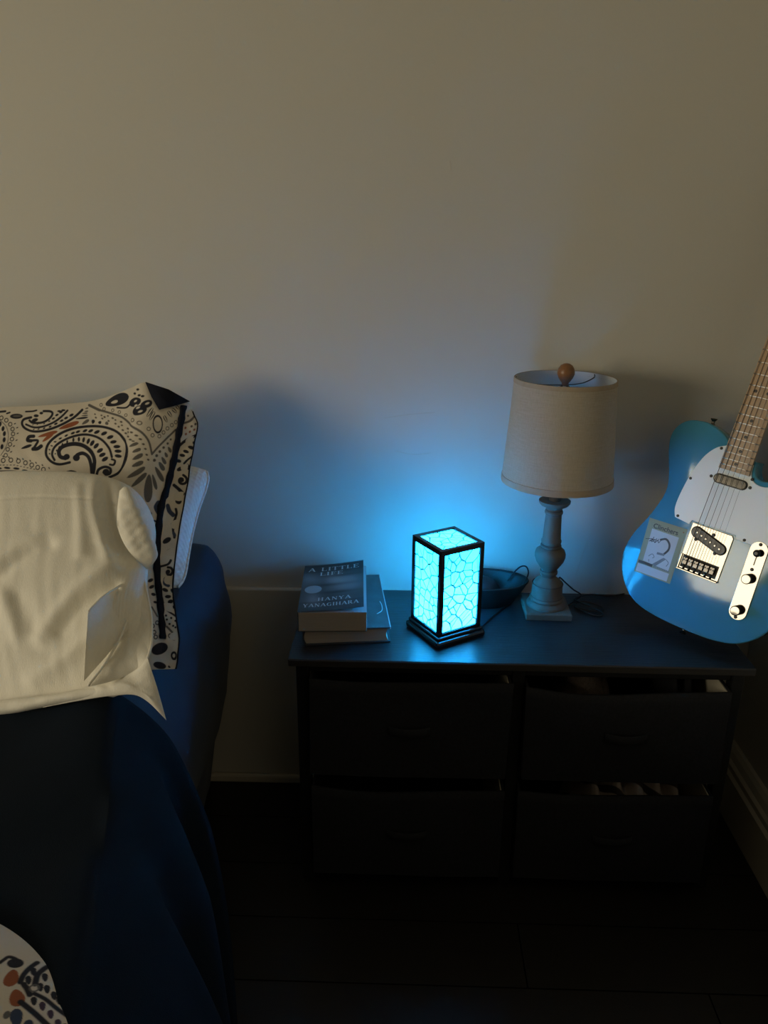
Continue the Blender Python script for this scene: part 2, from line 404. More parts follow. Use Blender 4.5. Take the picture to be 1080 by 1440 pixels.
def clip(poly, p, q):
    """part of poly nearer to p than q"""
    mx, my = (p[0]+q[0])/2, (p[1]+q[1])/2; nx, ny = q[0]-p[0], q[1]-p[1]; out = []
    f = [(x-mx)*nx+(y-my)*ny for x, y in poly]
    for i in range(len(poly)):
        j = (i+1) % len(poly)
        if f[i] <= 0: out.append(poly[i])
        if f[i]*f[j] < 0:
            t = f[i]/(f[i]-f[j]); out.append((poly[i][0]+t*(poly[j][0]-poly[i][0]), poly[i][1]+t*(poly[j][1]-poly[i][1])))
    return out
def panel(w, h, nx, ny, seed, mat4):
    rnd = random.Random(seed)
    pts = [((i+.5+(.25 if j % 2 else -.25)+rnd.uniform(-.58, .58))*w/nx-w/2, (j+.5+rnd.uniform(-.55, .55))*h/ny-h/2) for j in range(ny) for i in range(nx)]
    R = [(-w/2, -h/2), (w/2, -h/2), (w/2, h/2), (-w/2, h/2)]
    pan = box('glass_panel', (-w/2, w/2, -h/2, h/2, -.0014, -.0009), m_glow, ln)
    pan.matrix_local = mat4
    V, F = [], []
    for i, p in enumerate(pts):
        poly = R
        for j, q in enumerate(pts):
            if i != j and poly: poly = clip(poly, p, q)
        if len(poly) < 3: continue
        cx = sum(a for a, _ in poly)/len(poly); cy = sum(b for _, b in poly)/len(poly)
        g = .0011
        ins = []
        for a, b in poly:
            d = math.hypot(a-cx, b-cy); k = max(0, (d-g*1.3)/d) if d else 0; ins.append((cx+(a-cx)*k, cy+(b-cy)*k))
        prism('shard', ins, -.0008, .0006, m_glow, pan)
        for k in range(len(poly)):        # leading between the shards
            a, b = poly[k], poly[(k+1) % len(poly)]
            c, d = ins[k], ins[(k+1) % len(poly)]
            n0 = len(V); V += [(a[0], a[1], .0004), (b[0], b[1], .0004), (d[0], d[1], .0004), (c[0], c[1], .0004)]; F.append((n0, n0+1, n0+2, n0+3))
    mesh('leading', V, F, m_lead, pan)
pwid, phei = A-2*pt, HT-.0095-.025
for k in range(4):
    ang = k*math.pi/2
    rot = Matrix.Rotation(ang, 4, 'Z')
    T = rot @ Matrix.Translation((0, -a2+.003, (.025+HT-.0095)/2)) @ Matrix.Rotation(math.pi/2, 4, 'X')
    panel(pwid, phei, 5, 9, 20+k, T)
panel(pwid, pwid, 4, 5, 40, Matrix.Translation((0, 0, HT-.003)))
pl = bpy.data.lights.new('lantern_bulb', 'POINT'); pl.energy = 1.2; pl.color = (.50, .72, 1.); pl.shadow_soft_size = .012
po = bpy.data.objects.new('lantern_bulb', pl); COL.objects.link(po); po.parent = ln; po.location = (0, 0, .055)
def onz(px, py, z): return at(px, py, 2, z)
inv = ln.matrix_basis.inverted()
def loc(o, P): 
    mi = o.matrix_basis.inverted(); return [tuple(mi @ Vector(p)) for p in P]
tube('power_cord', loc(ln, [onz(671, 886, .495), onz(680, 879, .490), onz(694, 866, .490), onz(712, 851, .490), onz(723, 842, .497), at(731, 830, 1, -.085), at(738, 818, 1, -.07), at(743, 806, 1, -.055), at(740, 797, 1, -.05), at(732, 797, 1, -.05), at(722, 806, 1, -.045), at(714, 817, 1, -.045)]), .0016, m_cord, ln)

# ------------------------------------------------------------------ table lamp
LX, LY = .475, -.0975
tl = tag(empty('table_lamp', (LX, LY, DH+.0003), -.015), 'unlit table lamp with linen drum shade on a turned weathered wood base', 'lamp')
bp_ = .0435
bm = bmesh.new(); vs = []
for s, z in ((bp_, 0), (bp_, .0125), (bp_-.0025, .0145)):
    vs.append([bm.verts.new((a*s, b*s, z)) for a, b in ((-1, -1), (1, -1), (1, 1), (-1, 1))])
bm.faces.new(list(reversed(vs[0]))); bm.faces.new(vs[-1])
for j in range(2):
    for i in range(4): bm.faces.new((vs[j][i], vs[j][(i+1) % 4], vs[j+1][(i+1) % 4], vs[j+1][i]))
me = bpy.data.meshes.new('plinth'); bm.to_mesh(me); bm.free(); bevel(link('plinth', me, m_lampwood, tl), .0015)
body = [(.0375, .0146), (.0375, .018), (.0355, .022), (.0325, .024), (.0315, .0255), (.0330, .028), (.0325, .031), (.0305, .0325), (.0298, .034), (.0285, .054), (.0290, .056), (.0285, .059), (.0270, .060), (.0240, .066), (.0165, .0715), (.0135, .0745), (.0140, .078), (.0168, .081), (.0168, .0845), (.0145, .087), (.0150, .090), (.0200, .097), (.0258, .106), (.0288, .115), (.0290, .121), (.0270, .128), (.0215, .1325), (.0185, .1345), (.0195, .1365), (.0195, .1385), (.0172, .140), (.0170, .143), (.0188, .145), (.0188, .1485), (.0170, .151), (.0150, .196), (.0148, .201), (.0168, .203), (.0168, .2065), (.0145, .2085), (.0142, .212), (.0180, .2155), (.0250, .219), (.0286, .2235), (.0290, .2275), (.0270, .2285), (.0120, .2280)]
lb = lathe('turned_column', body, m_lampwood, tl, 72)
for r, z in ((.0297, .0335), (.0288, .0597), (.0151, .0868), (.0175, .1405), (.0186, .1345), (.0150, .2015), (.0148, .2088)):
    P = [(r*math.cos(t), r*math.sin(t), z) for t in np.linspace(0, 2*math.pi, 41)]
    tube('groove_ring', P, .0009, m_groove, lb, 6, 1)  # thin darker brown ring laid along each groove
lathe('socket', [(.011, .2281), (.011, .262), (.0135, .264), (.0135, .292), (.009, .296)], m_groove, tl, 32)
# bulb
lathe('bulb', [(.007, .296), (.011, .31), (.021, .335), (.024, .352), (.020, .370), (.010, .379), (.001, .381)], M('bulb_glass', (.75, .75, .72), .3), tl, 32)
SB, ST, RB, RTp = .266, .4535, .1005, .0885
def ring(r, z, n=72): return [(r*math.cos(t), r*math.sin(t), z) for t in np.linspace(0, 2*math.pi, n+1)]
sh = lathe('shade', [(RB, SB), (RTp, ST)], m_linen, tl, 96, close=False)
lathe('shade_lining', [(RTp-.0012, ST), (RB-.0012, SB)], m_shadein, sh, 96, close=False)
def hem(z0, z1, name):
    f = lambda z: RB+(RTp-RB)*(z-SB)/(ST-SB)
    lathe(name, [(f(z0)-.0014, z0), (f(z0)+.0009, z0), (f(z1)+.0009, z1), (f(z1)-.0014, z1)], m_hem, sh, 96, close=False)
hem(SB-.0005, SB+.011, 'bottom_trim'); hem(ST-.0075, ST+.0005, 'top_trim')
zs = ST-.012
for k in range(3):
    a = 2*math.pi*k/3+.75
    tube('spider_arm', [(.004*math.cos(a), .004*math.sin(a), zs), (.05*math.cos(a), .05*math.sin(a), zs-.002), ((RTp-.004)*math.cos(a), (RTp-.004)*math.sin(a), zs+.004), ((RTp-.002)*math.cos(a), (RTp-.002)*math.sin(a), ST-.002)], .0011, m_steel, sh, 6, 4)
tube('harp', [(.012, 0, .262), (.034, 0, .30), (.042, 0, .35), (.034, 0, .41), (.006, 0, zs-.002), (-.006, 0, zs-.002), (-.034, 0, .41), (-.042, 0, .35), (-.034, 0, .30), (-.012, 0, .262)], .0014, m_steel, tl, 6, 6)
fz = ST+.001
lathe('finial', [(.004, zs-.001), (.006, zs+.002), (.006, zs+.004), (.0085, fz-.006), (.0125, fz), (.0148, fz+.006), (.0150, fz+.010), (.0138, fz+.016), (.0105, fz+.0215), (.0055, fz+.0245), (.0005, fz+.0255)], m_finial, tl, 40)
cz = DH+.0025
tube('power_cord', loc(tl, [(LX+.028, LY+.02, DH+.053), at(787, 812, 1, -.06), at(796, 820, 1, -.045), at(806, 829, 1, -.035), onz(817, 837, cz+.004), onz(806, 846, cz), onz(800, 851, cz), onz(822, 846, cz+.003), onz(845, 853, cz), onz(847, 858, cz), onz(830, 859, cz), onz(808, 853, cz+.002), onz(826, 862, cz), onz(844, 866, cz), onz(846, 860, cz+.003), onz(815, 847, cz+.005), onz(808, 842, cz+.004), onz(830, 836, cz), onz(856, 838, cz), onz(878, 835, cz)]), .0015, m_cord, tl, 8, 8)

# ------------------------------------------------------------------ bowl behind the lantern
bx, by = .352, -.066
bw = empty('shallow_bowl', (bx, by, DH+.0005)); tag(bw, 'dark oval bowl behind the glowing lantern, holding a dark rounded object', 'bowl')
prof = [(.001, .0), (.62, 0), (.70, .004), (.86, .024), (1.0, .047), (1.02, .049), (1.0, .0505), (.965, .048), (.83, .026), (.68, .0075), (.55, .005), (.001, .0045)]
V, F = [], []; sg = 64
for r, z in prof:
    for i in range(sg):
        t = 2*math.pi*i/sg; V.append((.090*r*math.cos(t), .047*r*math.sin(t), z+.006*max(0, r-.7)*math.sin(t)))
for j in range(len(prof)-1):
    for i in range(sg): F.append((j*sg+i, j*sg+(i+1) % sg, (j+1)*sg+(i+1) % sg, (j+1)*sg+i))
mesh('bowl_body', V, F, m_bowl, bw, True)
rim = [(.0905*math.cos(t), .0473*math.sin(t), .0502+.0018*math.sin(t)) for t in np.linspace(0, 2*math.pi, 65)]
tube('rim', rim, .0017, m_bowl, bw, 6, 1)
ob = lathe('rounded_case', [(.024, 0), (.030, .006), (.0325, .016), (.031, .028), (.026, .038), (.018, .046), (.008, .0505), (.0005, .0515)], m_ball, None, 40)
ob.location = (.352, -.066, DH+.0075); ob.scale = (1.12, .85, .95)
tag(ob, 'dark rounded case sitting inside the bowl behind the lantern', 'case')
o = tube('rounded_case_seam', [(.0326*math.cos(t), .0326*math.sin(t), .017) for t in np.linspace(0, 2*math.pi, 41)], .0006, m_hole, ob, 5, 1); o.name = 'seam'

# ------------------------------------------------------------------ books
GL = {  # serif capitals: strokes (x0,y0,x1,y1,thick), unit em height 1; widths
 'A': (.86, [(.43, 1, .08, 0, .07), (.43, 1, .76, 0, .15), (.2, .33, .64, .33, .05), (0, .02, .2, .02, .05), (.6, .02, .9, .02, .05)]),
 'L': (.72, [(.18, 0, .18, 1, .15), (.03, .98, .34, .98, .05), (.03, .025, .66, .025, .05), (.66, 0, .66, .25, .05)]),
 'I': (.42, [(.2, 0, .2, 1, .15), (.04, .98, .36, .98, .05), (.04, .02, .36, .02, .05)]),
 'T': (.78, [(.38, 0, .38, 1, .15), (.03, .975, .73, .975, .05), (.04, .78, .04, 1, .05), (.72, .78, .72, 1, .05), (.24, .02, .53, .02, .05)]),
 'E': (.74, [(.18, 0, .18, 1, .15), (.03, .975, .64, .975, .05), (.03, .025, .68, .025, .05), (.18, .52, .5, .52, .05), (.64, .78, .64, 1, .05), (.68, 0, .68, .25, .05), (.5, .42, .5, .63, .05)]),
 'F': (.7, [(.18, 0, .18, 1, .15), (.03, .975, .64, .975, .05), (.18, .5, .5, .5, .05), (.64, .76, .64, 1, .05), (.5, .4, .5, .62, .05), (.03, .02, .36, .02, .05)]),
 'H': (.92, [(.18, 0, .18, 1, .15), (.72, 0, .72, 1, .15), (.18, .52, .72, .52, .05), (.03, .98, .33, .98, .05), (.57, .98, .87, .98, .05), (.03, .02, .33, .02, .05), (.57, .02, .87, .02, .05)]),
 'N': (.9, [(.16, 0, .16, 1, .06), (.74, 0, .74, 1, .06), (.16, 1, .74, 0, .15), (.02, .98, .22, .98, .05), (.6, .98, .88, .98, .05), (.03, .02, .3, .02, .05)]),
 'Y': (.82, [(.1, 1, .4, .48, .14), (.7, 1, .4, .48, .06), (.4, 0, .4, .5, .15), (0, .98, .24, .98, .05), (.57, .98, .82, .98, .05), (.25, .02, .55, .02, .05)]),
 'G': (.88, [(.7, .8, .5, .97, .06), (.5, .97, .25, .87, .08), (.25, .87, .13, .5, .15), (.13, .5, .25, .13, .14), (.25, .13, .48, .02, .07), (.48, .02, .7, .1, .06), (.7, 0, .7, .42, .13), (.55, .42, .85, .42, .05), (.7, .72, .7, .98, .05)]),
 'R': (.86, [(.18, 0, .18, 1, .15), (.03, .975, .5, .975, .05), (.5, .975, .63, .75, .13), (.63, .75, .5, .52, .12), (.18, .51, .5, .51, .05), (.42, .5, .74, 0, .15), (.03, .02, .33, .02, .05), (.66, .02, .88, .02, .05)]),
 ' ': (.5, [])}
def lettering(name, lines, surf, mat, parent):
    """lines: (text, xcentre, ybase, height, tracking, stretch); surf maps cover (x,y) to a local point"""
    V, F = [], []
    for txt, xc, yb, h, trk, stx in lines:
        wtot = sum(GL[c][0]*stx+trk for c in txt)*h-trk*h; x = xc-wtot/2
        for ch in txt:
            for x0, y0, x1, y1, th in GL[ch][1]:
                p = np.array([x+x0*stx*h, yb+y0*h]); q = np.array([x+x1*stx*h, yb+y1*h]); d = q-p; L = np.linalg.norm(d); nn = np.array([-d[1], d[0]])/L*th*h/2*1.15
                k = len(V); V += [surf(*(p+nn)), surf(*(q+nn)), surf(*(q-nn)), surf(*(p-nn))]; F.append((k, k+3, k+2, k+1))
            x += (GL[ch][0]*stx+trk)*h
    return mesh(name, V, F, mat, parent)
# lower hardback
hb_c = (.0865, -.132); hw, hd, hh = .151/2, .228/2, .031
hb = tag(empty('hardback_book', (*hb_c, DH+.0003), math.radians(7)), 'dark hardback book lying flat under the paperback on the dresser', 'book')
box('back_cover', (-hw, hw, -hd, hd, 0, .003), m_hard, hb, .0008)
fc = box('front_cover', (-hw, hw, -hd, hd, hh-.003, hh), m_jacket, hb, .0008)
# rounded spine on the left, pages with concave fore-edge on the right
th = np.linspace(-math.pi/2, math.pi/2, 11)
sp = [(-hw+.002-.007*math.cos(t), hh/2+hh/2*math.sin(t)) for t in th]; si = [(-hw+.002-.0045*math.cos(t), hh/2+(hh/2-.0005)*math.sin(t)) for t in th]
V = [(x, y, z) for y in (-hd, hd) for x, z in sp+si[::-1]]; n = 22
mesh('spine', V, [tuple(range(n)), tuple(reversed(range(n, 2*n)))]+[(i, i+n, (i+1) % n+n, (i+1) % n) for i in range(n)], m_hard, hb)
tt = np.linspace(0, 1, 9)
pg = [(-hw+.001-.004*math.sin(math.pi*t), .0031+(hh-.0062)*t) for t in tt]+[(hw-.004-.004*math.sin(math.pi*t), .0031+(hh-.0062)*t) for t in tt[::-1]]
V = [(x, y, z) for y in (-hd+.003, hd-.003) for x, z in pg]; n = len(pg)
mesh('pages', V, [tuple(reversed(range(n))), tuple(range(n, 2*n))]+[(i, (i+1) % n, (i+1) % n+n, i+n) for i in range(n)], m_pages, hb)
box('jacket_corner', (hw-.0012, hw+.0006, -hd-.0004, hd+.0004, hh-.0035, hh+.0004), m_page1, fc, .0003)
tube('ribbon_marker', [(hw-.020, -.062, hh+.0008), (hw-.010, -.050, hh+.0008), (hw-.008, -.028, hh+.0008), (hw-.010, -.012, hh+.0008)], .0007, m_title, hb, 5, 6)
# upper paperback
pbz = DH+.0003+hh+.0003
pc = (.0680, -.157); hw2, hd2, ph = .121/2, .201/2, .0395
pb = tag(empty('paperback_book', (*pc, pbz), math.radians(3.2)), 'thick paperback with a grey photo cover and white title on top of the hardback', 'book')
box('back_cover', (-hw2, hw2, -hd2, hd2, 0, .0005), m_jacket, pb)
box('pages', (-hw2+.0012, hw2-.0006, -hd2+.0006, hd2-.0006, .0006, ph-.0026), m_pages, pb, .001)
box('title_page', (-hw2+.0012, hw2-.0006, -hd2+.0004, hd2-.0006, ph-.0025, ph-.0019), m_page1, pb)
box('spine', (-hw2-.0002, -hw2+.001, -hd2, hd2, .0005, ph-.0012), m_jacket, pb, .0003)
def cov(x, y, e=0.):
    t = max(0, min(1, (x+hw2)/(2*hw2)))
    return (-hw2+(x+hw2)*.953, y+.004*t, ph-.0012+.0095*t**1.7*(1+.12*(y/hd2))+e)
NX, NY = 40, 50
U = [[cov(-hw2+2*hw2*i/NX, -hd2+2*hd2*j/NY) for i in range(NX+1)] for j in range(NY+1)]
P = np.array(U); P2 = P.copy(); P2[..., 2] -= .0005
# soft abstract grey blotches stand in for the cover photograph
xs, ys = np.meshgrid(np.linspace(-1, 1, NX+1), np.linspace(-1, 1, NY+1))
g = .055+.05*fnoise(xs*2.2, ys*2.8, 11, 2)
for cx_, cy_, rx_, ry_, v_ in ((.35, .22, .55, .22, .20), (.5, -.12, .5, .2, .17), (.0, .3, .25, .22, .12), (-.75, .35, .3, .22, .10), (-.55, -.55, .22, .3, .16), (.15, .05, .5, .06, -.14), (.25, -.28, .5, .05, -.12), (.3, .42, .5, .05, -.10)):
    g = g+v_*np.exp(-(((xs-cx_)+.25*(ys-cy_))/rx_)**2-((ys-cy_)/ry_)**2)
g = g*np.where(np.abs(ys) > .62, .55, 1)
g = np.clip(g, .012, .5); colr = np.stack([g*.95, g, g*1.04], -1)
m_art = M('abstract_cover_print', (.9, .9, .9), .33, var=.12, scale=60, attr='print')
cvr = gridmesh('front_cover', np.concatenate([P, P2[::-1]], 0), m_art, pb, colors=np.concatenate([colr, colr[::-1]], 0))
sf = lambda x, y: cov(x, y, .0004)
lettering('title_lettering', [('A LITTLE', .0, .0690, .0160, .10, 1.04), ('LIFE', -.004, .0475, .0150, .10, 1.10)], sf, m_title, cvr)
lettering('author_lettering', [('HANYA', .005, -.0610, .0125, .16, 1.0), ('YANAGIHARA', -.0005, -.0835, .0125, .07, .93)], sf, m_title, cvr)
V = [sf(-.037+.0165*math.cos(t), -.012+.0165*math.sin(t)) for t in np.linspace(0, 2*math.pi, 33)[:-1]]
mesh('round_badge', V, [tuple(range(32))], m_badge, cvr)

# ------------------------------------------------------------------ electric guitar
GT = (.726333, -.184271, .627774); GS = .935322e-3
GM = Matrix(((.720883, .244783, -.648390, 0), (-.687389, .133131, -.713983, 0), (-.088450, .960395, .264233, 0), (0, 0, 0, 1)))
gt = empty('electric_guitar'); gt.matrix_world = Matrix.Translation(GT) @ GM
tag(gt, 'light blue electric guitar with white pickguard leaning on the dresser end', 'guitar')
def g2(P): return [(u*GS, v*GS) for u, v in P]
def hh_(u, v): return (u-1.5, v)
def H(P): return [hh_(u, v) for u, v in P]
OUT = [(-30, 236), (-45, 247), (-72, 257), (-93, 258.5), (-117, 253), (-134, 237), (-140, 214), (-134, 185), (-122, 153), (-114, 123), (-115.5, 96), (-129, 54), (-148, 9), (-155.5, -27), (-151, -56), (-138, -84), (-113, -111), (-81, -125), (-36, -130.5), (4, -131), (30, -130.5), (64, -127.5), (101, -118), (127, -100), (145, -77), (156, -50), (159, -22), (152, 14), (134, 56), (120, 95), (114, 124), (117, 150), (125, 175), (129, 193), (123, 207), (108, 212), (92, 206), (76, 193), (60, 184), (47, 182.5), (37, 188), (32, 198), (30, 208)]
ol = [tuple(p) for p in catmull(OUT, 5)]+[(30, 212), (-27, 215)]
def inset(poly, d):
    N = len(poly); out = []
    for i in range(N):
        a, b = np.array(poly[i-1]), np.array(poly[(i+1) % N]); t = b-a; t /= np.linalg.norm(t)+1e-9
        out.append((poly[i][0]-d*t[1], poly[i][1]+d*t[0]))
    return out      # outline runs counter-clockwise, so +d moves inwards
lay = [(-45, 3.2), (-44, 1.2), (-42, .2), (-40, 0), (-5, 0), (-3, .25), (-1.2, 1.1), (-.3, 2.2), (0, 3.6)]
V, F = [], []; N = len(ol)
for nn, d in lay: V += [(u*GS, v*GS, nn*GS) for u, v in inset(ol, d)]
for j in range(len(lay)-1):
    for i in range(N): F.append((j*N+i, j*N+(i+1) % N, (j+1)*N+(i+1) % N, (j+1)*N+i))
F.append(tuple(reversed(range(N)))); F.append(tuple(range((len(lay)-1)*N, len(lay)*N)))
bo = mesh('body', V, F, m_blue, gt, True); bo.modifiers.new('s', 'EDGE_SPLIT').split_angle = math.radians(35)
PG = [tuple(p) for p in catmull([(-30, 227), (-48, 217), (-64, 195), (-76, 159), (-83, 117), (-84, 87), (-78, 69)], 6)]+[(-47, 65), (-44.5, 74), (40, 74), (41.5, 67), (71, 67)]+[tuple(p) for p in catmull([(104, 76), (107, 100), (105, 124), (108, 150), (115, 175), (118, 190), (114, 198), (106, 201), (96, 196), (80, 183), (62, 174), (46, 173), (33, 180), (28, 192), (27, 205)], 5)]
pgd = prism('pickguard', g2(PG), .02*GS, 2.2*GS, m_guard, gt, .0006)
def screw(u, v, n, parent, r=2.8, mat=None):
    s = lathe('screw', [(r*GS, 0), (r*GS, .5*GS), (r*.7*GS, 1.1*GS), (r*.25*GS, 1.2*GS)], mat or m_screw, parent, 14); s.location = (u*GS, v*GS, n*GS)
for u, v in ((-73, 73), (57, 71), (-38, 219), (-74, 149), (33, 180), (104, 190), (98, 120)): screw(u, v, 2.2, pgd)
# neck
nk_axis = lambda v: hh_(0, v)
NUT = 640
V, F = [], []; sec = []
for v in np.linspace(184, NUT, 24):
    hwid = 28-(28-21.5)*(v-184)/(648-184); cs = []
    cs += [(-hwid, 3), (-hwid, 8), (-hwid*.6, 9), (0, 9.3), (hwid*.6, 9), (hwid, 8), (hwid, 3)]
    dpt = 13 if v > 260 else 9
    cs += [(hwid*math.cos(t), 3-dpt*math.sin(t)) for t in np.linspace(.35, math.pi-.35, 8)]
    sec.append([(hh_(u, v), n) for u, n in cs])
K = len(sec[0])
for s in sec: V += [(p[0]*GS, p[1]*GS, n*GS) for p, n in s]
for j in range(len(sec)-1):
    for i in range(K): F.append((j*K+i, (j+1)*K+i, (j+1)*K+(i+1) % K, j*K+(i+1) % K))
F.append(tuple(range(K))); F.append(tuple(reversed(range((len(sec)-1)*K, len(sec)*K))))
nk = mesh('neck', V, F, m_maple, gt)
def fv(k): return 648*2**(-k/12)
for k in range(1, 23):
    v = fv(k); hwid = 28-(28-21.5)*(v-184)/464
    if v < 187: continue
    V, F = tubeVF([(*[c*GS for c in hh_(a*hwid*.99, v)], (9.0-.35*abs(a)*2)*GS) for a in np.linspace(-1, 1, 7)], 1.15*GS, 8)
    mesh('fret', V, F, m_fret, nk, True)
for k in (3, 5, 7, 9, 12, 15, 17, 19, 21):
    v = (fv(k)+fv(k-1))/2
    for du in ((-11, 11) if k == 12 else (0,)):
        p = hh_(du, v); d = lathe('fret_marker', [(3*GS, 0), (3*GS, .35*GS)], m_dot, nk, 20); d.location = (p[0]*GS, p[1]*GS, 9.05*GS)
p0 = H([(-21.5, NUT), (21.5, NUT), (21.5, NUT+3.5), (-21.5, NUT+3.5)]); prism('nut', g2(p0), 2*GS, 11*GS, m_guard, nk)
HS = H([(-21, NUT+3), (21, NUT+3), (22, 665), (27, 690), (27, 728), (20, 742), (2, 749), (-16, 748), (-30, 742), (-34, 730), (-28, 700), (-26, 670)])
hs = prism('headstock', g2([tuple(p) for p in catmull(HS, 3, True)]), -9*GS, 4*GS, m_maple, gt, .001)
for k in range(6):
    p = hh_(-12+k*2.6, 666+k*14); t = lathe('tuner_post', [(4*GS, 0), (4*GS, 8*GS), (3*GS, 14*GS), (3.4*GS, 16*GS)], m_chrome, hs, 16); t.location = (p[0]*GS, p[1]*GS, 4*GS)
    q = hh_(-38+k*.6, 666+k*13); b = lathe('tuner_button', [(.5*GS, -7*GS), (5.5*GS, -5*GS), (6.5*GS, 0), (5.5*GS, 5*GS), (.5*GS, 7*GS)], m_chrome, hs, 14); b.location = (q[0]*GS, q[1]*GS, -4*GS)
    tube('tuner_shaft', [(q[0]*GS, q[1]*GS, -4*GS), (p[0]*GS, p[1]*GS, -4*GS)], 2*GS, m_chrome, hs, 8, 1)
# neck pickup
def stadium(c0, c1, r, n=10):
    c0, c1 = np.array(c0, float), np.array(c1, float); d = c1-c0; a = math.atan2(d[1], d[0]); P = []
    P += [tuple(c1+r*np.array([math.cos(a+t), math.sin(a+t)])) for t in np.linspace(-math.pi/2, math.pi/2, n)]
    P += [tuple(c0-r*np.array([math.cos(a+t), math.sin(a+t)])) for t in np.linspace(-math.pi/2, math.pi/2, n)]
    return P
npk = prism('neck_pickup_ring', g2(stadium((-24.5, 164.8), (20.5, 164.8), 9.4)), 2*GS, 2.9*GS, m_hole, gt)
prism('pickup_cover', g2(stadium((-24.5, 164.8), (20.5, 164.8), 8.2)), 2.5*GS, 7*GS, m_chrome, npk, .0012, 3)
for u, v in ((-38.5, 164.6), (34.5, 164.6)): screw(u, v, 2.2, npk, 3)
# bridge
br = prism('bridge_plate', g2(H([(-40, -22), (40, -22), (40, 66), (36, 71), (-39, 71), (-40, 70)])), .1*GS, 2.4*GS, m_chrome, gt, .0007)
c0, c1 = (-28, 56), (23.5, 39.5)
prism('pickup_opening', g2(stadium(c0, c1, 11.3)), 2.41*GS, 2.6*GS, m_groove, br)
bpk = prism('bridge_pickup', g2(stadium(c0, c1, 9.6)), 2.3*GS, 5.8*GS, m_hole, br, .0008)
for k in range(6):
    t = .03+.94*k/5; p = np.array(c0)*(1-t)+np.array(c1)*t
    s = lathe('pole_piece', [(2.2*GS, 0), (2.2*GS, .8*GS), (1.6*GS, 1.1*GS)], m_chrome, bpk, 14); s.location = (p[0]*GS, p[1]*GS, 5.8*GS)
for u, v in ((3, 61), (-25.5, 42), (16, 29)): screw(u, v, 2.4, br, 3.4)
lip = prism('bridge_lip', g2(H([(-40, -22), (-37.5, -22), (-37.5, 8), (-40, 8)])), 2.4*GS, 5.5*GS, m_chrome, br, .0004)
prism('saddle_well', g2(H([(-36, -17), (34, -17), (34, 8), (-36, 8)])), 2.41*GS, 2.7*GS, m_groove, br)
prism('rear_lip', g2(H([(-40, -22.5), (40, -22.5), (40, -20), (-40, -20)])), 2.0*GS, 8*GS, m_chrome, br, .0005)
SX = [-26.5+53*k/5*1.0 for k in range(6)]
for k in range(6):
    x = -28+10.6*k
    sd = prism('saddle', g2(H([(x-4.4, -10), (x+4.4, -10), (x+4.4, 4), (x-4.4, 4)])), 3*GS, 9*GS, m_steel, br, .0007)
    for dx in (-2.6, 2.6):
        p = hh_(x+dx, -1.5); s = lathe('height_screw', [(1.5*GS, 0), (1.5*GS, 2.2*GS)], m_hole, sd, 10); s.location = (p[0]*GS, p[1]*GS, 8.6*GS)
    V, F = tubeVF([(*[c*GS for c in hh_(x, -10)], 6*GS), (*[c*GS for c in hh_(x, -20.5)], 6*GS)], 1.3*GS, 8); mesh('intonation_screw', V, F, m_steel, sd, True)
    # string: saddle to nut to post
    q = (-29+58*k/5); 
    P = [(*[c*GS for c in hh_(x, 2)], 10.5*GS), (*[c*GS for c in hh_(-17.5+7*k, NUT)], 11.6*GS), (*[c*GS for c in hh_(-12+k*2.6, 666+k*14)], 10*GS)]
    V, F = tubeVF(P, (.62, .52, .45, .36, .28, .24)[k]*GS, 6); mesh('string', V, F, m_steel, gt, True)
# control plate, switch, knobs
cp = prism('control_plate', g2(stadium((86.3, 62), (89.7, -57), 16, 16)), .1*GS, 2.3*GS, m_chrome, gt, .0006)
for u, v in ((86, 73), (87, 25), (89.5, -68)): screw(u, v, 2.3, cp, 3.2)
prism('switch_slot', g2(stadium((87, 34), (86.6, 54), 1.0)), 2.31*GS, 2.5*GS, m_hole, cp)
tube('switch_lever', [(86.8*GS, 52*GS, 2*GS), (87.5*GS, 56*GS, 14*GS)], 1.6*GS, m_steel, cp, 8, 1)
tp = lathe('switch_tip', [(3.5*GS, 0), (6.2*GS, 2*GS), (6.8*GS, 5*GS), (5.8*GS, 9*GS), (3*GS, 11*GS)], m_hole, cp, 24); tp.location = (88*GS, 57*GS, 8*GS)
for u, v in ((87.6, 7), (89, -54.5)):
    kb = lathe('knob', [(8.6*GS, 0), (9.2*GS, .6*GS), (9.2*GS, 13*GS), (9.2*GS, 15*GS), (8.2*GS, 16*GS), (3*GS, 16.2*GS)], m_steel, cp, 32); kb.location = (u*GS, v*GS, 2.5*GS)
    lathe('knob_cap', [(7.8*GS, 16.05*GS), (7.6*GS, 16.6*GS), (2*GS, 16.8*GS)], m_chrome, kb, 32)
def strap_button(u, v, du, dv):
    d = Vector((du, dv, 0)).normalized(); o = lathe('strap_button', [(5*GS, 0), (3*GS, 3*GS), (3*GS, 7*GS), (6.5*GS, 11*GS), (6*GS, 12.5*GS), (2*GS, 13*GS)], m_chrome, gt, 20)
    o.matrix_local = Matrix.Translation((u*GS, v*GS, -20*GS)) @ d.to_track_quat('Z', 'Y').to_matrix().to_4x4()
strap_button(-76, 256.5, -.1, 1); strap_button(4, -130.5, 0, -1)
jk = lathe('output_jack', [(12*GS, 0), (12*GS, 1.5*GS), (7*GS, 2*GS), (6*GS, -6*GS)], m_chrome, gt, 28)
jk.matrix_local = Matrix.Translation((147*GS, -74*GS, -22*GS)) @ Vector((.85, -.52, 0)).normalized().to_track_quat('Z', 'Y').to_matrix().to_4x4()
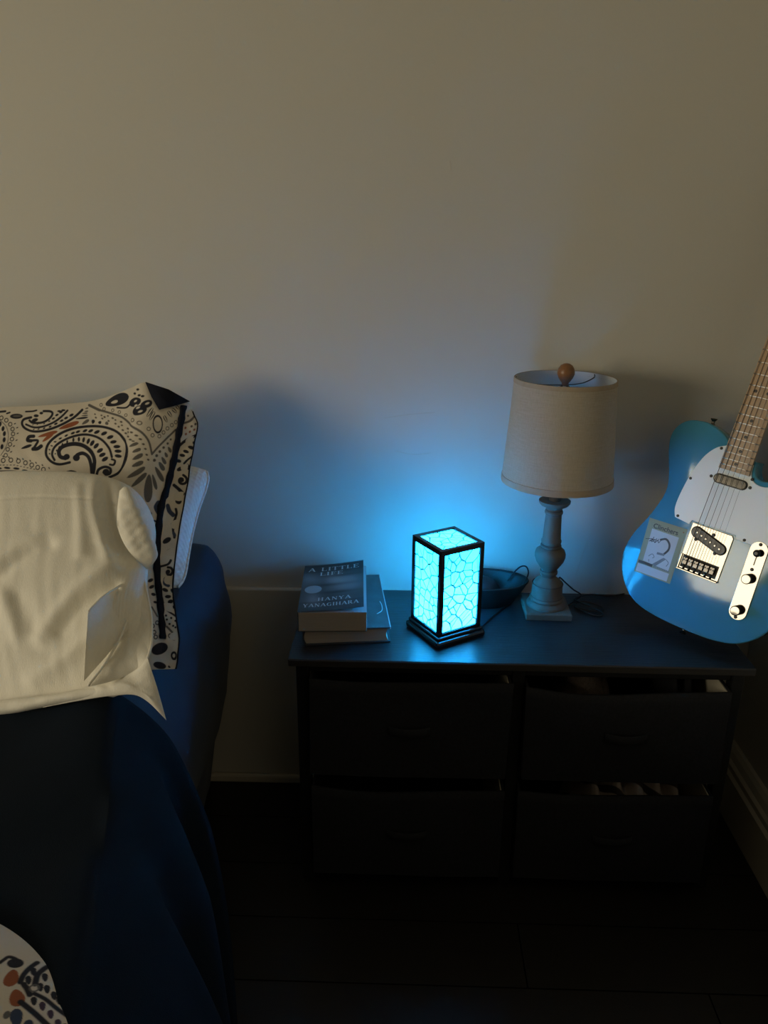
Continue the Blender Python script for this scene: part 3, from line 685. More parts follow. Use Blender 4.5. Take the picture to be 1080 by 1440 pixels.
# sticker card on the lower bout
m_card = M('khaki_card', (.27, .30, .19), .5, var=.06, scale=20); m_cardin = M('pale_paper', (.52, .56, .58), .5, var=.03); m_ink = M('black_ink', (.02, .025, .03), .5)
stk = prism('picture_sticker', g2([(-119, -61), (-44, -58), (-47, 54), (-125, 51)]), .02*GS, .5*GS, m_card, gt)
stk['label'] = 'small khaki picture sticker with a pale sketch'
def cpt(a, b): # card coordinates 0..1
    p00, p10, p11, p01 = map(np.array, ((-119., -61.), (-44., -58.), (-47., 54.), (-125., 51.)))
    return tuple((1-a)*(1-b)*p00+a*(1-b)*p10+a*b*p11+(1-a)*b*p01)
def cq(name, L, z, mat): return prism(name, g2([cpt(*p) for p in L]), z*GS, (z+.12)*GS, mat, stk)
cq('sketch_panel', [(.14, .235), (.86, .205), (.86, .82), (.14, .83)], .52, m_cardin)
cq('caption_strip', [(.03, .02), (.90, .02), (.90, .165), (.03, .165)], .52, m_cardin)
cq('caption_bar', [(.03, .175), (.42, .175), (.42, .225), (.03, .225)], .52, m_ink)
def cline(name, pts, wd, mat, z=.66):
    V, F = [], []; P = [np.array(cpt(*p)) for p in catmull(pts, 5)]
    for i in range(len(P)):
        t = P[min(i+1, len(P)-1)]-P[max(i-1, 0)]; t /= np.linalg.norm(t)+1e-9; nn = np.array([-t[1], t[0]])*wd/2
        for s in (1, -1): V.append(((P[i][0]+s*nn[0])*GS, (P[i][1]+s*nn[1])*GS, z*GS))
    for i in range(len(P)-1): F.append((2*i, 2*i+1, 2*i+3, 2*i+2))
    return mesh(name, V, F, mat, stk)
cline('sketch_line', [(.42, .68), (.56, .725), (.68, .66), (.70, .56), (.62, .46)], 4, m_ink)
for L in ([(.05, .62), (.14, .64), (.22, .655), (.16, .60), (.26, .65)], [(.25, .70), (.22, .60), (.30, .66), (.24, .645), (.32, .60)], [(.33, .69), (.31, .61), (.37, .66), (.33, .65)], [(.38, .69), (.40, .62), (.45, .68)]): cline('sketch_line', L, 1.2, m_ink)
m_inkg = M('grey_ink', (.16, .19, .21), .5, var=.3, scale=300)
cq('sketch_patch', [(.40, .225), (.50, .21), (.72, .39), (.64, .40)], .66, m_inkg); cq('sketch_patch', [(.44, .42), (.64, .43), (.64, .47), (.44, .46)], .66, m_inkg)
for L in ([(.25, .34), (.33, .40), (.40, .36), (.36, .33)], [(.30, .25), (.28, .29)], [(.72, .38), (.80, .34), (.77, .27)]): cline('sketch_line', L, 1.4, m_inkg)
for k in range(9): cq('caption_mark', [(.46+k*.048, .18), (.49+k*.048, .18), (.49+k*.048, .215), (.46+k*.048, .215)], .52, m_inkg)
# small printed heading on the sticker
fcu = bpy.data.curves.new('heading', 'FONT'); fcu.body = 'Clinchers'; fcu.size = .0125; fcu.offset = .0002
fo = bpy.data.objects.new('heading_tmp', fcu); COL.objects.link(fo); bpy.context.view_layer.update()
hm = bpy.data.meshes.new_from_object(fo.evaluated_get(bpy.context.evaluated_depsgraph_get())); bpy.data.objects.remove(fo)
ho = link('heading_lettering', hm, m_ink, stk); p = cpt(.15, .85); a = math.atan2(3, 77)
ho.matrix_local = Matrix.Translation((p[0]*GS, p[1]*GS, .66*GS)) @ Matrix.Rotation(a, 4, 'Z')
d_ = lathe('corner_pin', [(1.6*GS, 0), (1.6*GS, .3*GS)], m_finial, stk, 12); p = cpt(.93, .93); d_.location = (p[0]*GS, p[1]*GS, .55*GS)

# ------------------------------------------------------------------ bed
BX0 = -1.08
bed = tag(empty('bed', (-.62, -1.02, 0)), 'bed with a navy fitted sheet, head end against the back wall', 'bed')
def bl(P): Q = np.array(P, float); Q[..., 0] += .62; Q[..., 1] += 1.02; return Q
MT = .592
half = [(-.62, MT+.004), (-.30, MT+.006), (-.205, MT+.004), (-.180, MT-.006), (-.166, MT-.030), (-.157, MT-.075), (-.154, .44), (-.160, .345), (-.172, .26), (-.190, .18)]
prof = [(2*-.62-x, z) for x, z in half[::-1]]+half[1:]
pr = np.array(catmull(prof, 4)); ys = np.concatenate([[-.030, -.034, -.042, -.055], np.linspace(-.075, -2.0, 130)])
P = np.zeros((len(ys), len(pr), 3))
for j, y in enumerate(ys):
    k = {0: .93, 1: .965, 2: .985, 3: .996}.get(j, 1.)
    P[j, :, 0] = -.62+(pr[:, 0]+.62)*k; P[j, :, 1] = y; P[j, :, 2] = .36+(pr[:, 1]-.36)*k
# soft diagonal pulls in the sheet on the right-hand side
side = np.clip((P[..., 0]+.21)/.04, 0, 1)
P[..., 0] += side*.0055*fnoise((P[..., 1]*1.2+P[..., 2]*2.2)*9, P[..., 2]*6-P[..., 1]*4, 4)
P[..., 2] += (1-side)*.0025*fnoise(P[..., 0]*14, P[..., 1]*14, 6)
gridmesh('mattress', bl(P), m_sheet, bed, flip=False)
e0 = P[0]; mesh('mattress_head_end', [tuple(v) for v in bl(e0)], [tuple(range(len(e0)))], m_sheet, bed)
mesh('mattress_foot_end', [tuple(v) for v in bl(P[-1])], [tuple(reversed(range(len(e0))))], m_sheet, bed)
box('bed_base', (-.40, .385, -.96, .95, .05, .195), m_base, bed, .01)
sk = np.array([[[-.195-.03*(1-z/.19)+.004*math.sin(y*26), y, z] for z in np.linspace(.19, .01, 8)] for y in np.linspace(-.05, -2.0, 90)])
gridmesh('bed_skirt', bl(sk), m_sheet, bed, flip=False)

# navy blanket: top and draped right side
ys = np.linspace(-.605, -1.98, 150)
xc = np.interp(-ys, [.6, .61, .70, .85, 1.01, 1.2, 1.98], [-.142, -.137, -.113, -.070, -.020, .02, .02])
tops = np.linspace(0, 1, 60); drops = np.linspace(0, 1, 60)
P = np.zeros((len(ys), 120, 3))
for j, y in enumerate(ys):
    xt = BX0-.02+(xc[j]-.03-BX0+.02)*tops
    zt = .606+.006*fnoise(xt*9, np.full_like(xt, y*7), 12)+.016*np.exp(-((xt-(xc[j]-.06))/.05)**2)*(.5+.5*math.sin(y*17))
    P[j, :60, 0] = xt; P[j, :60, 1] = y; P[j, :60, 2] = zt
    dl = drops*.545; fl_ = .095*(1-np.exp(-dl/.17))
    fold = np.sin(y*31+1.2*np.sin(y*9))*.022*np.clip(dl/.18, 0, 1)+.010*np.sin(y*64+2)*np.clip(dl/.3, 0, 1)
    x = xc[j]-.028*(1-np.clip(drops*8, 0, 1))**2+fl_*np.clip(1.15-.35*(-y-.6), .55, 1.15)*.85+fold
    P[j, 60:, 0] = x; P[j, 60:, 1] = y-.10*drops*np.exp(-(-y-.6)/.2); P[j, 60:, 2] = .608-dl
P2 = P.copy()
d = P[:, 1:]-P[:, :-1]; nrm = np.stack([-d[..., 2], d[..., 1]*0, d[..., 0]], -1); nrm /= np.linalg.norm(nrm, axis=-1, keepdims=True)+1e-9
nrm = np.concatenate([nrm, nrm[:, -1:]], 1); P2 -= nrm*.005
top_, bot = P, P2
grid = np.concatenate([bot[::-1], top_], 0)
bk = gridmesh('blanket', grid, m_blanket); tag(bk, 'navy blanket spread over the bed and hanging down its right side', 'blanket')

# ------------------------------------------------------------------ paisley print painter
NAVY, GREY, RUST, BLUEG, CREAM, PLUM = (.010, .011, .022), (.13, .12, .11), (.33, .095, .035), (.03, .05, .11), (.74, .67, .56), (.06, .03, .06)
class Paint:
    def __init__(s, X, Y, base=CREAM, k=1.12):
        s.k = k
        s.X, s.Y = X.ravel(), Y.ravel(); s.shape = X.shape; s.C = np.tile(np.array(base, float), (s.X.size, 1))
    def _blend(s, idx, a, col):
        a = np.clip(a, 0, 1)[:, None]; s.C[idx] = s.C[idx]*(1-a)+np.array(col)*a
    def stroke(s, pts, w, col=NAVY, soft=.5, sm=5, taper=False):
        w = w*s.k
        P = np.array(catmull(pts, sm) if len(pts) > 2 else pts, float); lo, hi = P.min(0)-w-soft, P.max(0)+w+soft
        idx = np.where((s.X > lo[0]) & (s.X < hi[0]) & (s.Y > lo[1]) & (s.Y < hi[1]))[0]
        if not len(idx): return
        x, y = s.X[idx], s.Y[idx]; best = np.full(len(idx), 1e9)
        for i in range(len(P)-1):
            a, b = P[i], P[i+1]; d = b-a; L = d@d+1e-12; t = np.clip(((x-a[0])*d[0]+(y-a[1])*d[1])/L, 0, 1)
            ww = w/2*(1-.8*((i+t)/(len(P)-1))) if taper else w/2
            best = np.minimum(best, np.hypot(x-a[0]-t*d[0], y-a[1]-t*d[1])-ww)
        s._blend(idx, .5-best/soft, col)
    def ell(s, cx, cy, rx, ry, ang=0., col=NAVY, soft=.5, ring=0.):
        r = max(rx, ry)+soft+ring; idx = np.where((abs(s.X-cx) < r) & (abs(s.Y-cy) < r))[0]
        if not len(idx): return
        c, n = math.cos(ang), math.sin(ang); x, y = s.X[idx]-cx, s.Y[idx]-cy
        q = np.hypot((x*c+y*n)/rx, (-x*n+y*c)/ry); d = (q-1)*min(rx, ry)
        if ring: d = abs(d)-ring/2
        s._blend(idx, .5-d/soft, col)
    def leaf(s, p, q, w, col=NAVY, soft=.5):
        p, q = np.array(p, float), np.array(q, float); d = q-p; L = np.hypot(*d); c = (p+q)/2
        idx = np.where((abs(s.X-c[0]) < L) & (abs(s.Y-c[1]) < L))[0]
        if not len(idx): return
        x, y = s.X[idx]-p[0], s.Y[idx]-p[1]; t = (x*d[0]+y*d[1])/L/L; e = abs(-x*d[1]+y*d[0])/L
        hw_ = w/2*np.sqrt(np.clip(4*t*(1-t), 0, 1))*(.75+.5*t); dd = np.where((t > 0) & (t < 1), e-hw_, 9)
        s._blend(idx, .5-dd/soft, col)
    def spiral(s, cx, cy, r, w, a0=0., turns=1.2, col=NAVY):
        s.stroke([(cx+r*(1-.75*t)*math.cos(a0+turns*6.283*t), cy+r*(1-.75*t)*math.sin(a0+turns*6.283*t)) for t in np.linspace(0, 1, 14)], w, col, sm=2)
        s.ell(cx, cy, r*.34, r*.34, 0, col)
    def bumps(s, pts, r, w, col, n=1):
        for x, y in pts: s.ell(x, y, r, r*1.1, 0, col, ring=w)
    def out(s): return s.C.reshape(*s.shape, 3)
ZA = lambda x, y: (x/6.353, 530+y/6.353)
ZB = lambda x, y: (130+x/6.353, 530+y/6.353)
ZCo = lambda x, y: (180+x/4.5, 640+y/4.5)
def paint_pillow(X, Y):
    p = Paint(X, Y)
    A = lambda *L: [ZA(*q) for q in L]; B = lambda *L: [ZB(*q) for q in L]; C = lambda *L: [ZCo(*q) for q in L]
    # large paisley
    p.stroke(A((650, 742), (560, 758), (490, 735), (442, 680), (442, 610), (480, 550), (560, 490), (660, 450), (780, 430), (900, 428), (1000, 445), (1080, 482), (1126, 530), (1161, 600), (1161, 680), (1136, 770), (1086, 840), (1016, 875)), 3.2)
    p.stroke(A((515, 720), (492, 670), (510, 610), (570, 560), (660, 520), (760, 500), (860, 510), (950, 550), (1010, 620), (1035, 695)), 2.9)
    p.stroke(A((610, 705), (565, 690), (552, 640), (590, 600), (680, 580), (770, 595), (840, 640), (880, 710), (880, 780), (868, 850)), 5)
    p.ell(*ZA(622, 692), 4.4, 4.0); p.stroke(A((700, 700), (720, 675), (770, 662), (822, 690), (850, 760), (865, 850)), 4.6); p.ell(*ZA(710, 702), 5.2, 4.6)
    out_ = [(470, 665), (467, 630), (485, 597), (515, 562), (560, 533), (612, 508), (670, 487), (715, 475), (780, 467), (835, 468), (893, 478), (960, 490), (1015, 522), (1045, 563), (1076, 605), (1086, 645), (1088, 688)]
    for i, q in enumerate(out_):
        r = .9+3.4*min(1, i/11); ang = [.6, .6, .3, 0, -.4, -.5, -.4, -.4, -.4, -.4, -.4, -.4, -.35, -.15, 0, .1, .2][i]; p.ell(*ZA(*q), r+.3, max(.9, r*.55), ang)
    inn = [(520, 665), (530, 637), (552, 610), (580, 585), (622, 563), (677, 545), (727, 540), (772, 545), (818, 557), (855, 573), (893, 597), (930, 637), (952, 675), (975, 713)]
    for i, q in enumerate(inn):
        r = .9+3.7*min(1, i/10); ang = 1.57 if i < 5 else [1.6, 1.55, 1.75, 1.95, 2.15, 2.4, 2.6, 2.7, 2.55][i-5]; p.ell(*ZA(*q), r+.2, max(.9, r*.58), ang)
    p.stroke(A((1018, 762), (1050, 765), (1062, 730), (1035, 715)), 2.6)
    p.stroke(A((905, 850), (922, 805), (975, 782), (1022, 800), (1020, 840), (985, 850), (965, 830)), 3.4)
    p.ell(*ZA(985, 825), 4.6, 4)
    p.stroke(A((620, 828), (665, 818), (710, 828)), 2.4)
    # smaller paisley above
    p.stroke(A((745, 285), (680, 345), (600, 395), (500, 440), (400, 468), (310, 472), (240, 445), (212, 405), (228, 368), (290, 352)), 3)
    p.stroke(A((612, 292), (560, 345), (490, 395), (400, 430), (320, 437), (248, 412)), 2.5)
    p.stroke(A((400, 298), (460, 300), (480, 322), (450, 365), (390, 395), (310, 398), (278, 378)), 2.8); p.ell(*ZA(325, 375), 4.6, 2.4, -.3); p.ell(*ZA(335, 338), 3.6, 2); p.ell(*ZA(380, 315), 2.6, 1.8)
    for x, y, r in ((320, 455, 1), (363, 452, 1.1), (412, 445, 1.4), (465, 430, 1.6), (515, 405, 2), (565, 378, 2), (603, 355, 2.2), (650, 330, 2.4), (310, 415, .8), (350, 412, .8), (410, 405, 1), (455, 383, 1.2), (490, 360, 1.8), (520, 330, 1.9), (555, 305, 2)): p.ell(*ZA(x, y), r*1.35, r*.75, -.45)
    # rust leaves, sprig
    p.leaf(ZA(545, 450), ZA(720, 388), 6.2, RUST); p.leaf(ZA(362, 520), ZA(532, 472), 5, RUST); p.leaf(ZA(402, 562), ZA(500, 484), 5, RUST)
    p.stroke(A((322, 515), (280, 520), (268, 550), (300, 555)), 4.2); p.stroke(A((300, 553), (360, 552), (345, 590), (322, 625)), 3); p.stroke(A((322, 625), (360, 622), (392, 600)), 4.6); p.leaf(ZA(215, 622), ZA(308, 590), 4)
    # left medallion
    p.stroke(A((-60, 380), (0, 440), (12, 520), (0, 610), (-50, 690)), 3.6)
    for q in ((22, 408), (50, 448), (64, 492), (64, 545), (48, 605), (14, 685)): p.ell(*ZA(*q), 2.1, 3.6, .1)
    p.stroke(A((0, 360), (70, 420), (98, 500), (85, 600), (40, 680)), .8, GREY)
    p.bumps(A((30, 355), (75, 375), (110, 410), (132, 452), (138, 495), (130, 540), (115, 585), (98, 628), (82, 680)), 2.3, 1.1, NAVY)
    for q in ((150, 405), (172, 440), (178, 490), (170, 550), (150, 600), (128, 650)): p.ell(*ZA(*q), 1.5, .8, -.5)
    p.bumps(A((62, 725), (128, 722), (195, 730), (258, 746), (315, 765), (368, 785), (420, 803)), 2.6, 1.2, NAVY)
    for q in ((60, 690), (110, 698), (185, 708), (235, 713), (300, 728), (352, 745), (410, 765), (470, 790)): p.ell(*ZA(*q), 1.6, .8, .9)
    for i in range(12): p.ell(*ZA(8+i*30, 765+max(0, i-5)*6), 1.5, .6)
    for x, y in ((25, 792), (98, 790), (178, 796), (255, 815), (325, 834)): p.ell(*ZA(x, y), 4.4, 1.6, .12)
    p.stroke(A((-80, 822), (60, 818), (170, 820), (230, 840)), 1.8)
    p.ell(*ZA(160, 342), 8.8, 3.4, 0, NAVY); p.ell(*ZA(165, 340), 5.5, 1.5, 0, GREY)
    p.stroke(A((0, 305), (60, 300)), 2.5); p.stroke(A((75, 318), (100, 310)), 2); p.stroke(A((240, 303), (300, 300), (335, 292)), 2)
    for q in ((540, 298), (575, 290)): p.ell(*ZA(*q), 3, 1.4)
    # fan of little leaves along the top
    for a, b, w in (((690, 362), (800, 348), 2.6), ((748, 410), (812, 370), 4.4), ((850, 405), (855, 368), 5), ((920, 408), (910, 382), 4.6), ((995, 412), (968, 392), 4.4)): p.leaf(ZA(*a), ZA(*b), w, GREY if w == 4.4 else NAVY)
    for a, b in (((770, 275), (800, 268)), ((765, 300), (800, 295)), ((745, 315), (795, 312)), ((740, 335), (800, 330))): p.leaf(ZA(*a), ZA(*b), 1.8, GREY)
    p.stroke(B((-20, 245), (80, 285)), 3.2, GREY)
    # grey ogee line and its dots
    p.stroke(B((80, 285), (180, 310), (290, 350), (370, 420), (440, 490), (490, 570), (515, 680)), 2.5, GREY); p.stroke(B((515, 680), (600, 590), (735, 470)), 2.5, GREY); p.stroke(B((820, 412), (870, 392), (920, 345)), 2.6, GREY)
    BR = (.10, .085, .07)
    for r, L in ((1.5, ((130, 345), (205, 355), (282, 390), (340, 450), (375, 482), (403, 512), (425, 545), (445, 590), (460, 632), (470, 684), (482, 728))), (1.4, ((50, 350), (110, 358), (170, 380), (232, 405), (262, 432), (298, 462), (322, 490), (348, 518), (366, 545))), (1.2, ((40, 320), (100, 330), (160, 335), (230, 372), (290, 420), (345, 480), (382, 560)))):
        for q in L: p.ell(*ZB(*q), r*1.25, r*.85, .5, BR)
    for q, r in (((690, 555), 1.5), ((660, 590), 1.7), ((622, 625), 1.9), ((588, 660), 2), ((558, 695), 2.1), ((537, 735), 2.2)): p.ell(*ZB(*q), r, r, 0, BR)
    # grey feathery fan
    for a, b, w in (((358, 608), (410, 575), 4), ((372, 660), (425, 628), 4.4), ((370, 725), (438, 675), 5.4), ((362, 785), (440, 742), 6), ((330, 885), (455, 792), 6.5), ((350, 965), (468, 845), 6.5), ((665, 620), (695, 672), 4.4), ((635, 668), (660, 715), 4.2), ((605, 708), (645, 775), 5), ((580, 752), (630, 832), 6.2), ((545, 795), (625, 930), 6.5), ((520, 860), (560, 1000), 5)): p.leaf(ZB(*a), ZB(*b), w, GREY)
    p.leaf(ZB(490, 860), ZB(480, 1110), 12, GREY)
    # flower by the turned corner
    p.ell(*ZB(570, 415), 6.4, 11.5, 0, NAVY, ring=1.7)
    for a, b in (((500, 380), (545, 300)), ((480, 350), (530, 270)), ((655, 400), (625, 340)), ((700, 355), (660, 300)), ((745, 320), (700, 280)), ((770, 290), (740, 255))): p.leaf(ZB(*a), ZB(*b), 4.4, NAVY); p.leaf(ZB(*a), ZB(*b), 1.8, CREAM)
    p.leaf(ZB(130, 238), ZB(335, 160), 15, NAVY); p.leaf(ZB(180, 222), ZB(240, 205), 4, CREAM)
    for q, r in (((395, 215), 8.5), ((430, 290), 9), ((485, 235), 7)): p.ell(*ZB(*q), r, r*.72, -.5, NAVY)
    for q in ((400, 205), (405, 245), (440, 300), (488, 230), (425, 265)): p.ell(*ZB(*q), 2.6, 1.4, -.5, CREAM)
    p.stroke(B((240, 262), (320, 262), (360, 220)), 2.2)
    for q in ((415, 105), (390, 140), (430, 155), (455, 165)): p.ell(*ZB(*q), 2, 1.6, 0, NAVY)
    p.bumps(B((382, 375), (428, 402), (490, 455), (522, 512), (582, 522), (622, 490), (658, 455), (700, 427), (738, 402)), 2.2, 1.0, BR)
    p.bumps(B((90, 240), (120, 275), (200, 285), (260, 302), (320, 330)), 1.8, .9, BR)
    # flange beyond the ribbon
    p.stroke(B((770, 622), (840, 560), (940, 515)), 3.4); p.stroke(B((820, 770), (870, 720), (915, 680)), 2.6)
    for q, r, a in (((880, 630), 4.4, .3), ((830, 665), 3.8, .3), ((800, 700), 3.8, .2), ((770, 750), 3.8, .2), ((780, 820), 4.6, -.6), ((860, 800), 4.6, 1.1), ((915, 590), 3.4, 1), ((885, 760), 3, 1.5)): p.ell(*ZB(*q), r, r*.6, a)
    for q in ((835, 510), (870, 490), (905, 470), (880, 440), (910, 420), (830, 455), (855, 345), (890, 300)): p.ell(*ZB(*q), 1.4, 1.8, .4, RUST if q[1] > 450 else BR)
    p.spiral(*ZCo(338, 158), 7.5, 3.4, -1.2, 1.0); p.stroke(C((290, 190), (330, 222), (352, 240)), 4)
    p.ell(*ZCo(320, 288), 4.6, 5); p.ell(*ZCo(128, 368), 3.6, 3.6)
    p.stroke(C((250, 320), (262, 355), (285, 378)), 5.4, BLUEG); p.stroke(C((185, 300), (172, 325), (190, 360)), 7, BLUEG); p.stroke(C((130, 405), (170, 415), (200, 435), (170, 460), (135, 462)), 2.2)
    p.stroke(C((300, 340), (305, 380), (285, 440), (290, 520)), 3)
    for q, r, a in (((245, 540), 6.5, -.6), ((262, 605), 5.6, -.4), ((180, 540), 6, .4), ((285, 445), 5, 1.2), ((290, 500), 4, 1.3)): p.ell(*ZCo(*q), r, r*.55, a, BLUEG if a > 0 else NAVY)
    p.stroke(C((205, 705), (250, 690), (270, 665)), 2.8); p.spiral(*ZCo(258, 738), 6.5, 3.2, -1.8, 1.0); p.stroke(C((235, 780), (232, 810), (255, 825)), 4.4, BLUEG)
    for q, r, a in (((140, 790), 4.2, -.4), ((148, 832), 4, -.4), ((160, 880), 3.6, .3), ((172, 930), 3, .3), ((234, 853), 4.2, .4), ((252, 895), 4.2, 0), ((268, 925), 4, -.2), ((290, 955), 3.6, -.3), ((280, 860), 4, .9)): p.ell(*ZCo(*q), r, r*.6, a)
    p.stroke(C((215, 900), (235, 965), (300, 1018)), 2.6); p.stroke(C((245, 1085), (300, 1140)), 2.6, GREY); p.stroke(C((150, 960), (185, 1020)), 2, GREY)
    for q in ((245, 1040), (272, 1030), (298, 1048), (262, 1068), (285, 1080), (300, 1090), (240, 1015)): p.ell(*ZCo(*q), 1.6, 1.6)
    p.bumps(C((155, 1080), (185, 1060), (165, 1120), (175, 1150), (265, 1140), (290, 1155)), 2.4, 1.3, NAVY)
    p.ell(*ZCo(200, 1225), 12, 8, -.4); p.ell(*ZCo(290, 1268), 3.2, 4.4, 0, NAVY, ring=2.4); p.ell(*ZCo(200, 1330), 9, 5, .2); p.ell(*ZCo(260, 1335), 2, 2)
    # repeats on the part hidden from the front
    for k in range(3):
        x0 = -60-70*k
        p.stroke([(x0+30, 640), (x0, 655), (x0-18, 620), (x0+10, 590), (x0+40, 600)], 3.2); p.spiral(x0+12, 622, 9, 3)
        p.stroke([(x0+20, 760), (x0-10, 775), (x0-20, 730), (x0+18, 710)], 3.2)
    return p.out()

# ------------------------------------------------------------------ pillows as bulged patches
def patch(topb, rightb, botb, leftb, Ytop, Ybot, us, vs, bulge, Yc=None):
    """Coons patch through four measured edges; returns cloth coordinates (px-like units) and surface points"""
    def cur(b, t, ax):
        b = np.array(catmull(b, 10) if len(b) > 2 else b, float); s = np.concatenate([[0], np.cumsum(np.hypot(*np.diff(b, axis=0).T))]); s /= s[-1]
        return np.interp(t, s, b[:, 0]), np.interp(t, s, b[:, 1])
    tx, ty = cur(topb, us, 0); bx_, by_ = cur(botb, us, 0); rx, ry = cur(rightb, vs, 1); lx, ly = cur(leftb, vs, 1)
    U, V_ = np.meshgrid(us, vs)
    def coons(t, b, l, r):
        return (1-V_)*b[None]+V_*t[None]+(1-U)*l[:, None]+U*r[:, None]-((1-U)*(1-V_)*b[0]+U*(1-V_)*b[-1]+(1-U)*V_*t[0]+U*V_*t[-1])
    X = coons(tx, bx_, lx, rx); Y = coons(ty, by_, ly, ry)
    D_ = Ybot+(Ytop-Ybot)*V_
    if Yc: D_ = (1-V_)*((1-U)*Yc[2]+U*Yc[3])+V_*((1-U)*Yc[0]+U*Yc[1])
    d = (X-540)[..., None]/FPX*RT-(Y-720)[..., None]/FPX*UP+FW
    P = np.array(CAM)+((D_-CAM[1])/d[..., 1])[..., None]*d
    gu, gv = np.gradient(P, axis=1), np.gradient(P, axis=0)
    n = np.cross(gu, gv); n /= np.linalg.norm(n, axis=-1, keepdims=True)+1e-12
    if n[..., 1].mean() > 0: n = -n
    return X, Y, P, n, U, V_
def pillow_profile(t, p=.55): return np.clip(4*t*(1-t), 0, 1)**p

# quilted white pillow at the back
us = np.linspace(0, 1, 90); vs = np.linspace(0, 1, 70)
qt = [(-260, 690), (0, 668), (200, 660), (262, 656), (290, 661)]; qr = [(250, 826), (258, 815), (262, 800), (266, 775), (272, 745), (280, 715), (289, 690), (293, 672), (290, 661)]
qb = [(-260, 850), (0, 840), (250, 826)]; ql = [(-260, 850), (-260, 690)]
X, Y, P, n, U, V_ = patch(qt, qr, qb, ql, -.165, -.345, us, vs, 0)
bul = .042*pillow_profile(np.clip((1-U)*6, 0, .5))*pillow_profile(V_)
qp = empty('white_pillow', tuple(P[0, 45])); tag(qp, 'white quilted pillow mostly hidden behind the paisley pillow', 'pillow')
o0 = np.array(P[0, 45])
F_ = P+n*bul[..., None]-o0; Bk = P-n*(.02+bul*.9)[..., None]*np.clip(pillow_profile(V_, .4)*pillow_profile(np.clip((1-U)*6, 0, .5), .4), 0, 1)[..., None]-o0
gridmesh('cushion', np.concatenate([F_, Bk[::-1]], 0), m_quilt, qp)
tube('piping', [tuple(F_[j, -1]) for j in range(0, 70, 4)], .0025, m_quilt, qp, 8, 3)

# paisley pillow
dense = np.concatenate([np.linspace(0, .44, 50)[:-1], np.linspace(.44, 1, 470)]); vd = np.concatenate([np.linspace(0, .7, 380)[:-1], np.linspace(.7, 1, 190)])
pt_ = [(-260, 606), (-100, 586), (0, 577), (60, 574), (120, 569), (148, 563), (172, 554), (190, 546), (206, 540), (236, 550), (262, 565), (271, 573)]
pr_ = [(247, 940), (252, 905), (248, 870), (243, 830), (246, 790), (252, 745), (262, 690), (270, 640), (277, 602), (271, 573)]
pb_ = [(-260, 965), (0, 950), (247, 940)]; pl_ = [(-260, 965), (-260, 606)]
X, Y, P, n, U, V_ = patch(pt_, pr_, pb_, pl_, -.150, -.500, dense, vd, 0)
fl_ = np.clip((.955-U)/.30, 0, 1); prof_ = (fl_*(2-fl_))*pillow_profile(np.clip(V_*.97, 0, 1), .75)*pillow_profile(np.clip(U*3, 0, .5), .6)
bul = .045*prof_+.0018*fnoise(X*.06, Y*.06, 21)*np.clip((1-U)*30, 0, 1)*np.clip((1-V_)*12, 0, 1)
# puckered flange edge
bul = bul+.003*np.sin(Y*.16)*np.clip((U-.955)/.03, 0, 1)
SHX, SHY = -12.5, -22.
k_ = np.clip(bul, 0, None)/.045
col = paint_pillow(X+SHX*k_, Y+SHY*k_)
pp = empty('paisley_pillow'); p0 = np.array(P[0, 200]); pp.location = tuple(p0)
tag(pp, 'cream pillow with navy paisley print and navy ribbon edge leaning on the wall', 'pillow')
SFp = P+n*bul[..., None]
gridmesh('pillow_front', SFp-p0, m_print, pp, colors=col)
s = (slice(None, None, 9), slice(None, None, 9))
Bk = (P-n*(.06*prof_+.002)[..., None])[s]-p0
gridmesh('pillow_back', np.concatenate([Bk, ((P-n*(.06*prof_+.002)[..., None])[-1:, ::9]-p0)], 0)[:-1], m_print, pp, flip=True, colors=np.tile(np.array(CREAM), (Bk.shape[0], Bk.shape[1], 1)))
def on_cloth(x, y, off):
    k = np.argmin((X-x)**2+(Y-y)**2); j, i = np.unravel_index(k, X.shape)
    return SFp[j, i]+n[j, i]*off-p0
rb = catmull([(258, 571), (255, 590), (251, 612), (246.5, 637), (241, 664), (233, 695), (227, 715), (223, 751), (221, 784), (222, 818), (225.5, 851), (228, 880), (229, 899)], 4)
L_ = []
for i, q in enumerate(rb):
    wv = 4.3+.7*math.sin(i*1.9); w0 = on_cloth(q[0]-wv, q[1], .0018); w1 = on_cloth(q[0]+wv, q[1], .0018); mid = (w0+w1)/2+np.array([0, -.002, .001])
    L_.append([w0+np.array([0, .002, 0]), w0, mid, w1, w1+np.array([0, .002, 0])])
gridmesh('ribbon', np.array(L_), m_navy, pp)
tri = [on_cloth(206, 541, .004), on_cloth(236, 552, .006), on_cloth(265, 567, .004), on_cloth(245, 575, .006), on_cloth(225, 582, .005), on_cloth(215, 564, .006)]
cen = sum(tri)/6+np.array([0, -.001, .001]); V = [tuple(v) for v in tri]+[tuple(cen)]+[tuple(np.array(v)+np.array([0, .003, 0])) for v in tri]
mesh('turned_corner', V, [(i, (i+1) % 6, 6) for i in range(6)]+[(i, i+7, (i+1) % 6+7, (i+1) % 6) for i in range(6)], m_navy, pp, True)
tube('edge_piping', [tuple(SFp[j, -1]-p0) for j in range(0, 569, 16)], .0012, m_navy, pp, 6, 2)

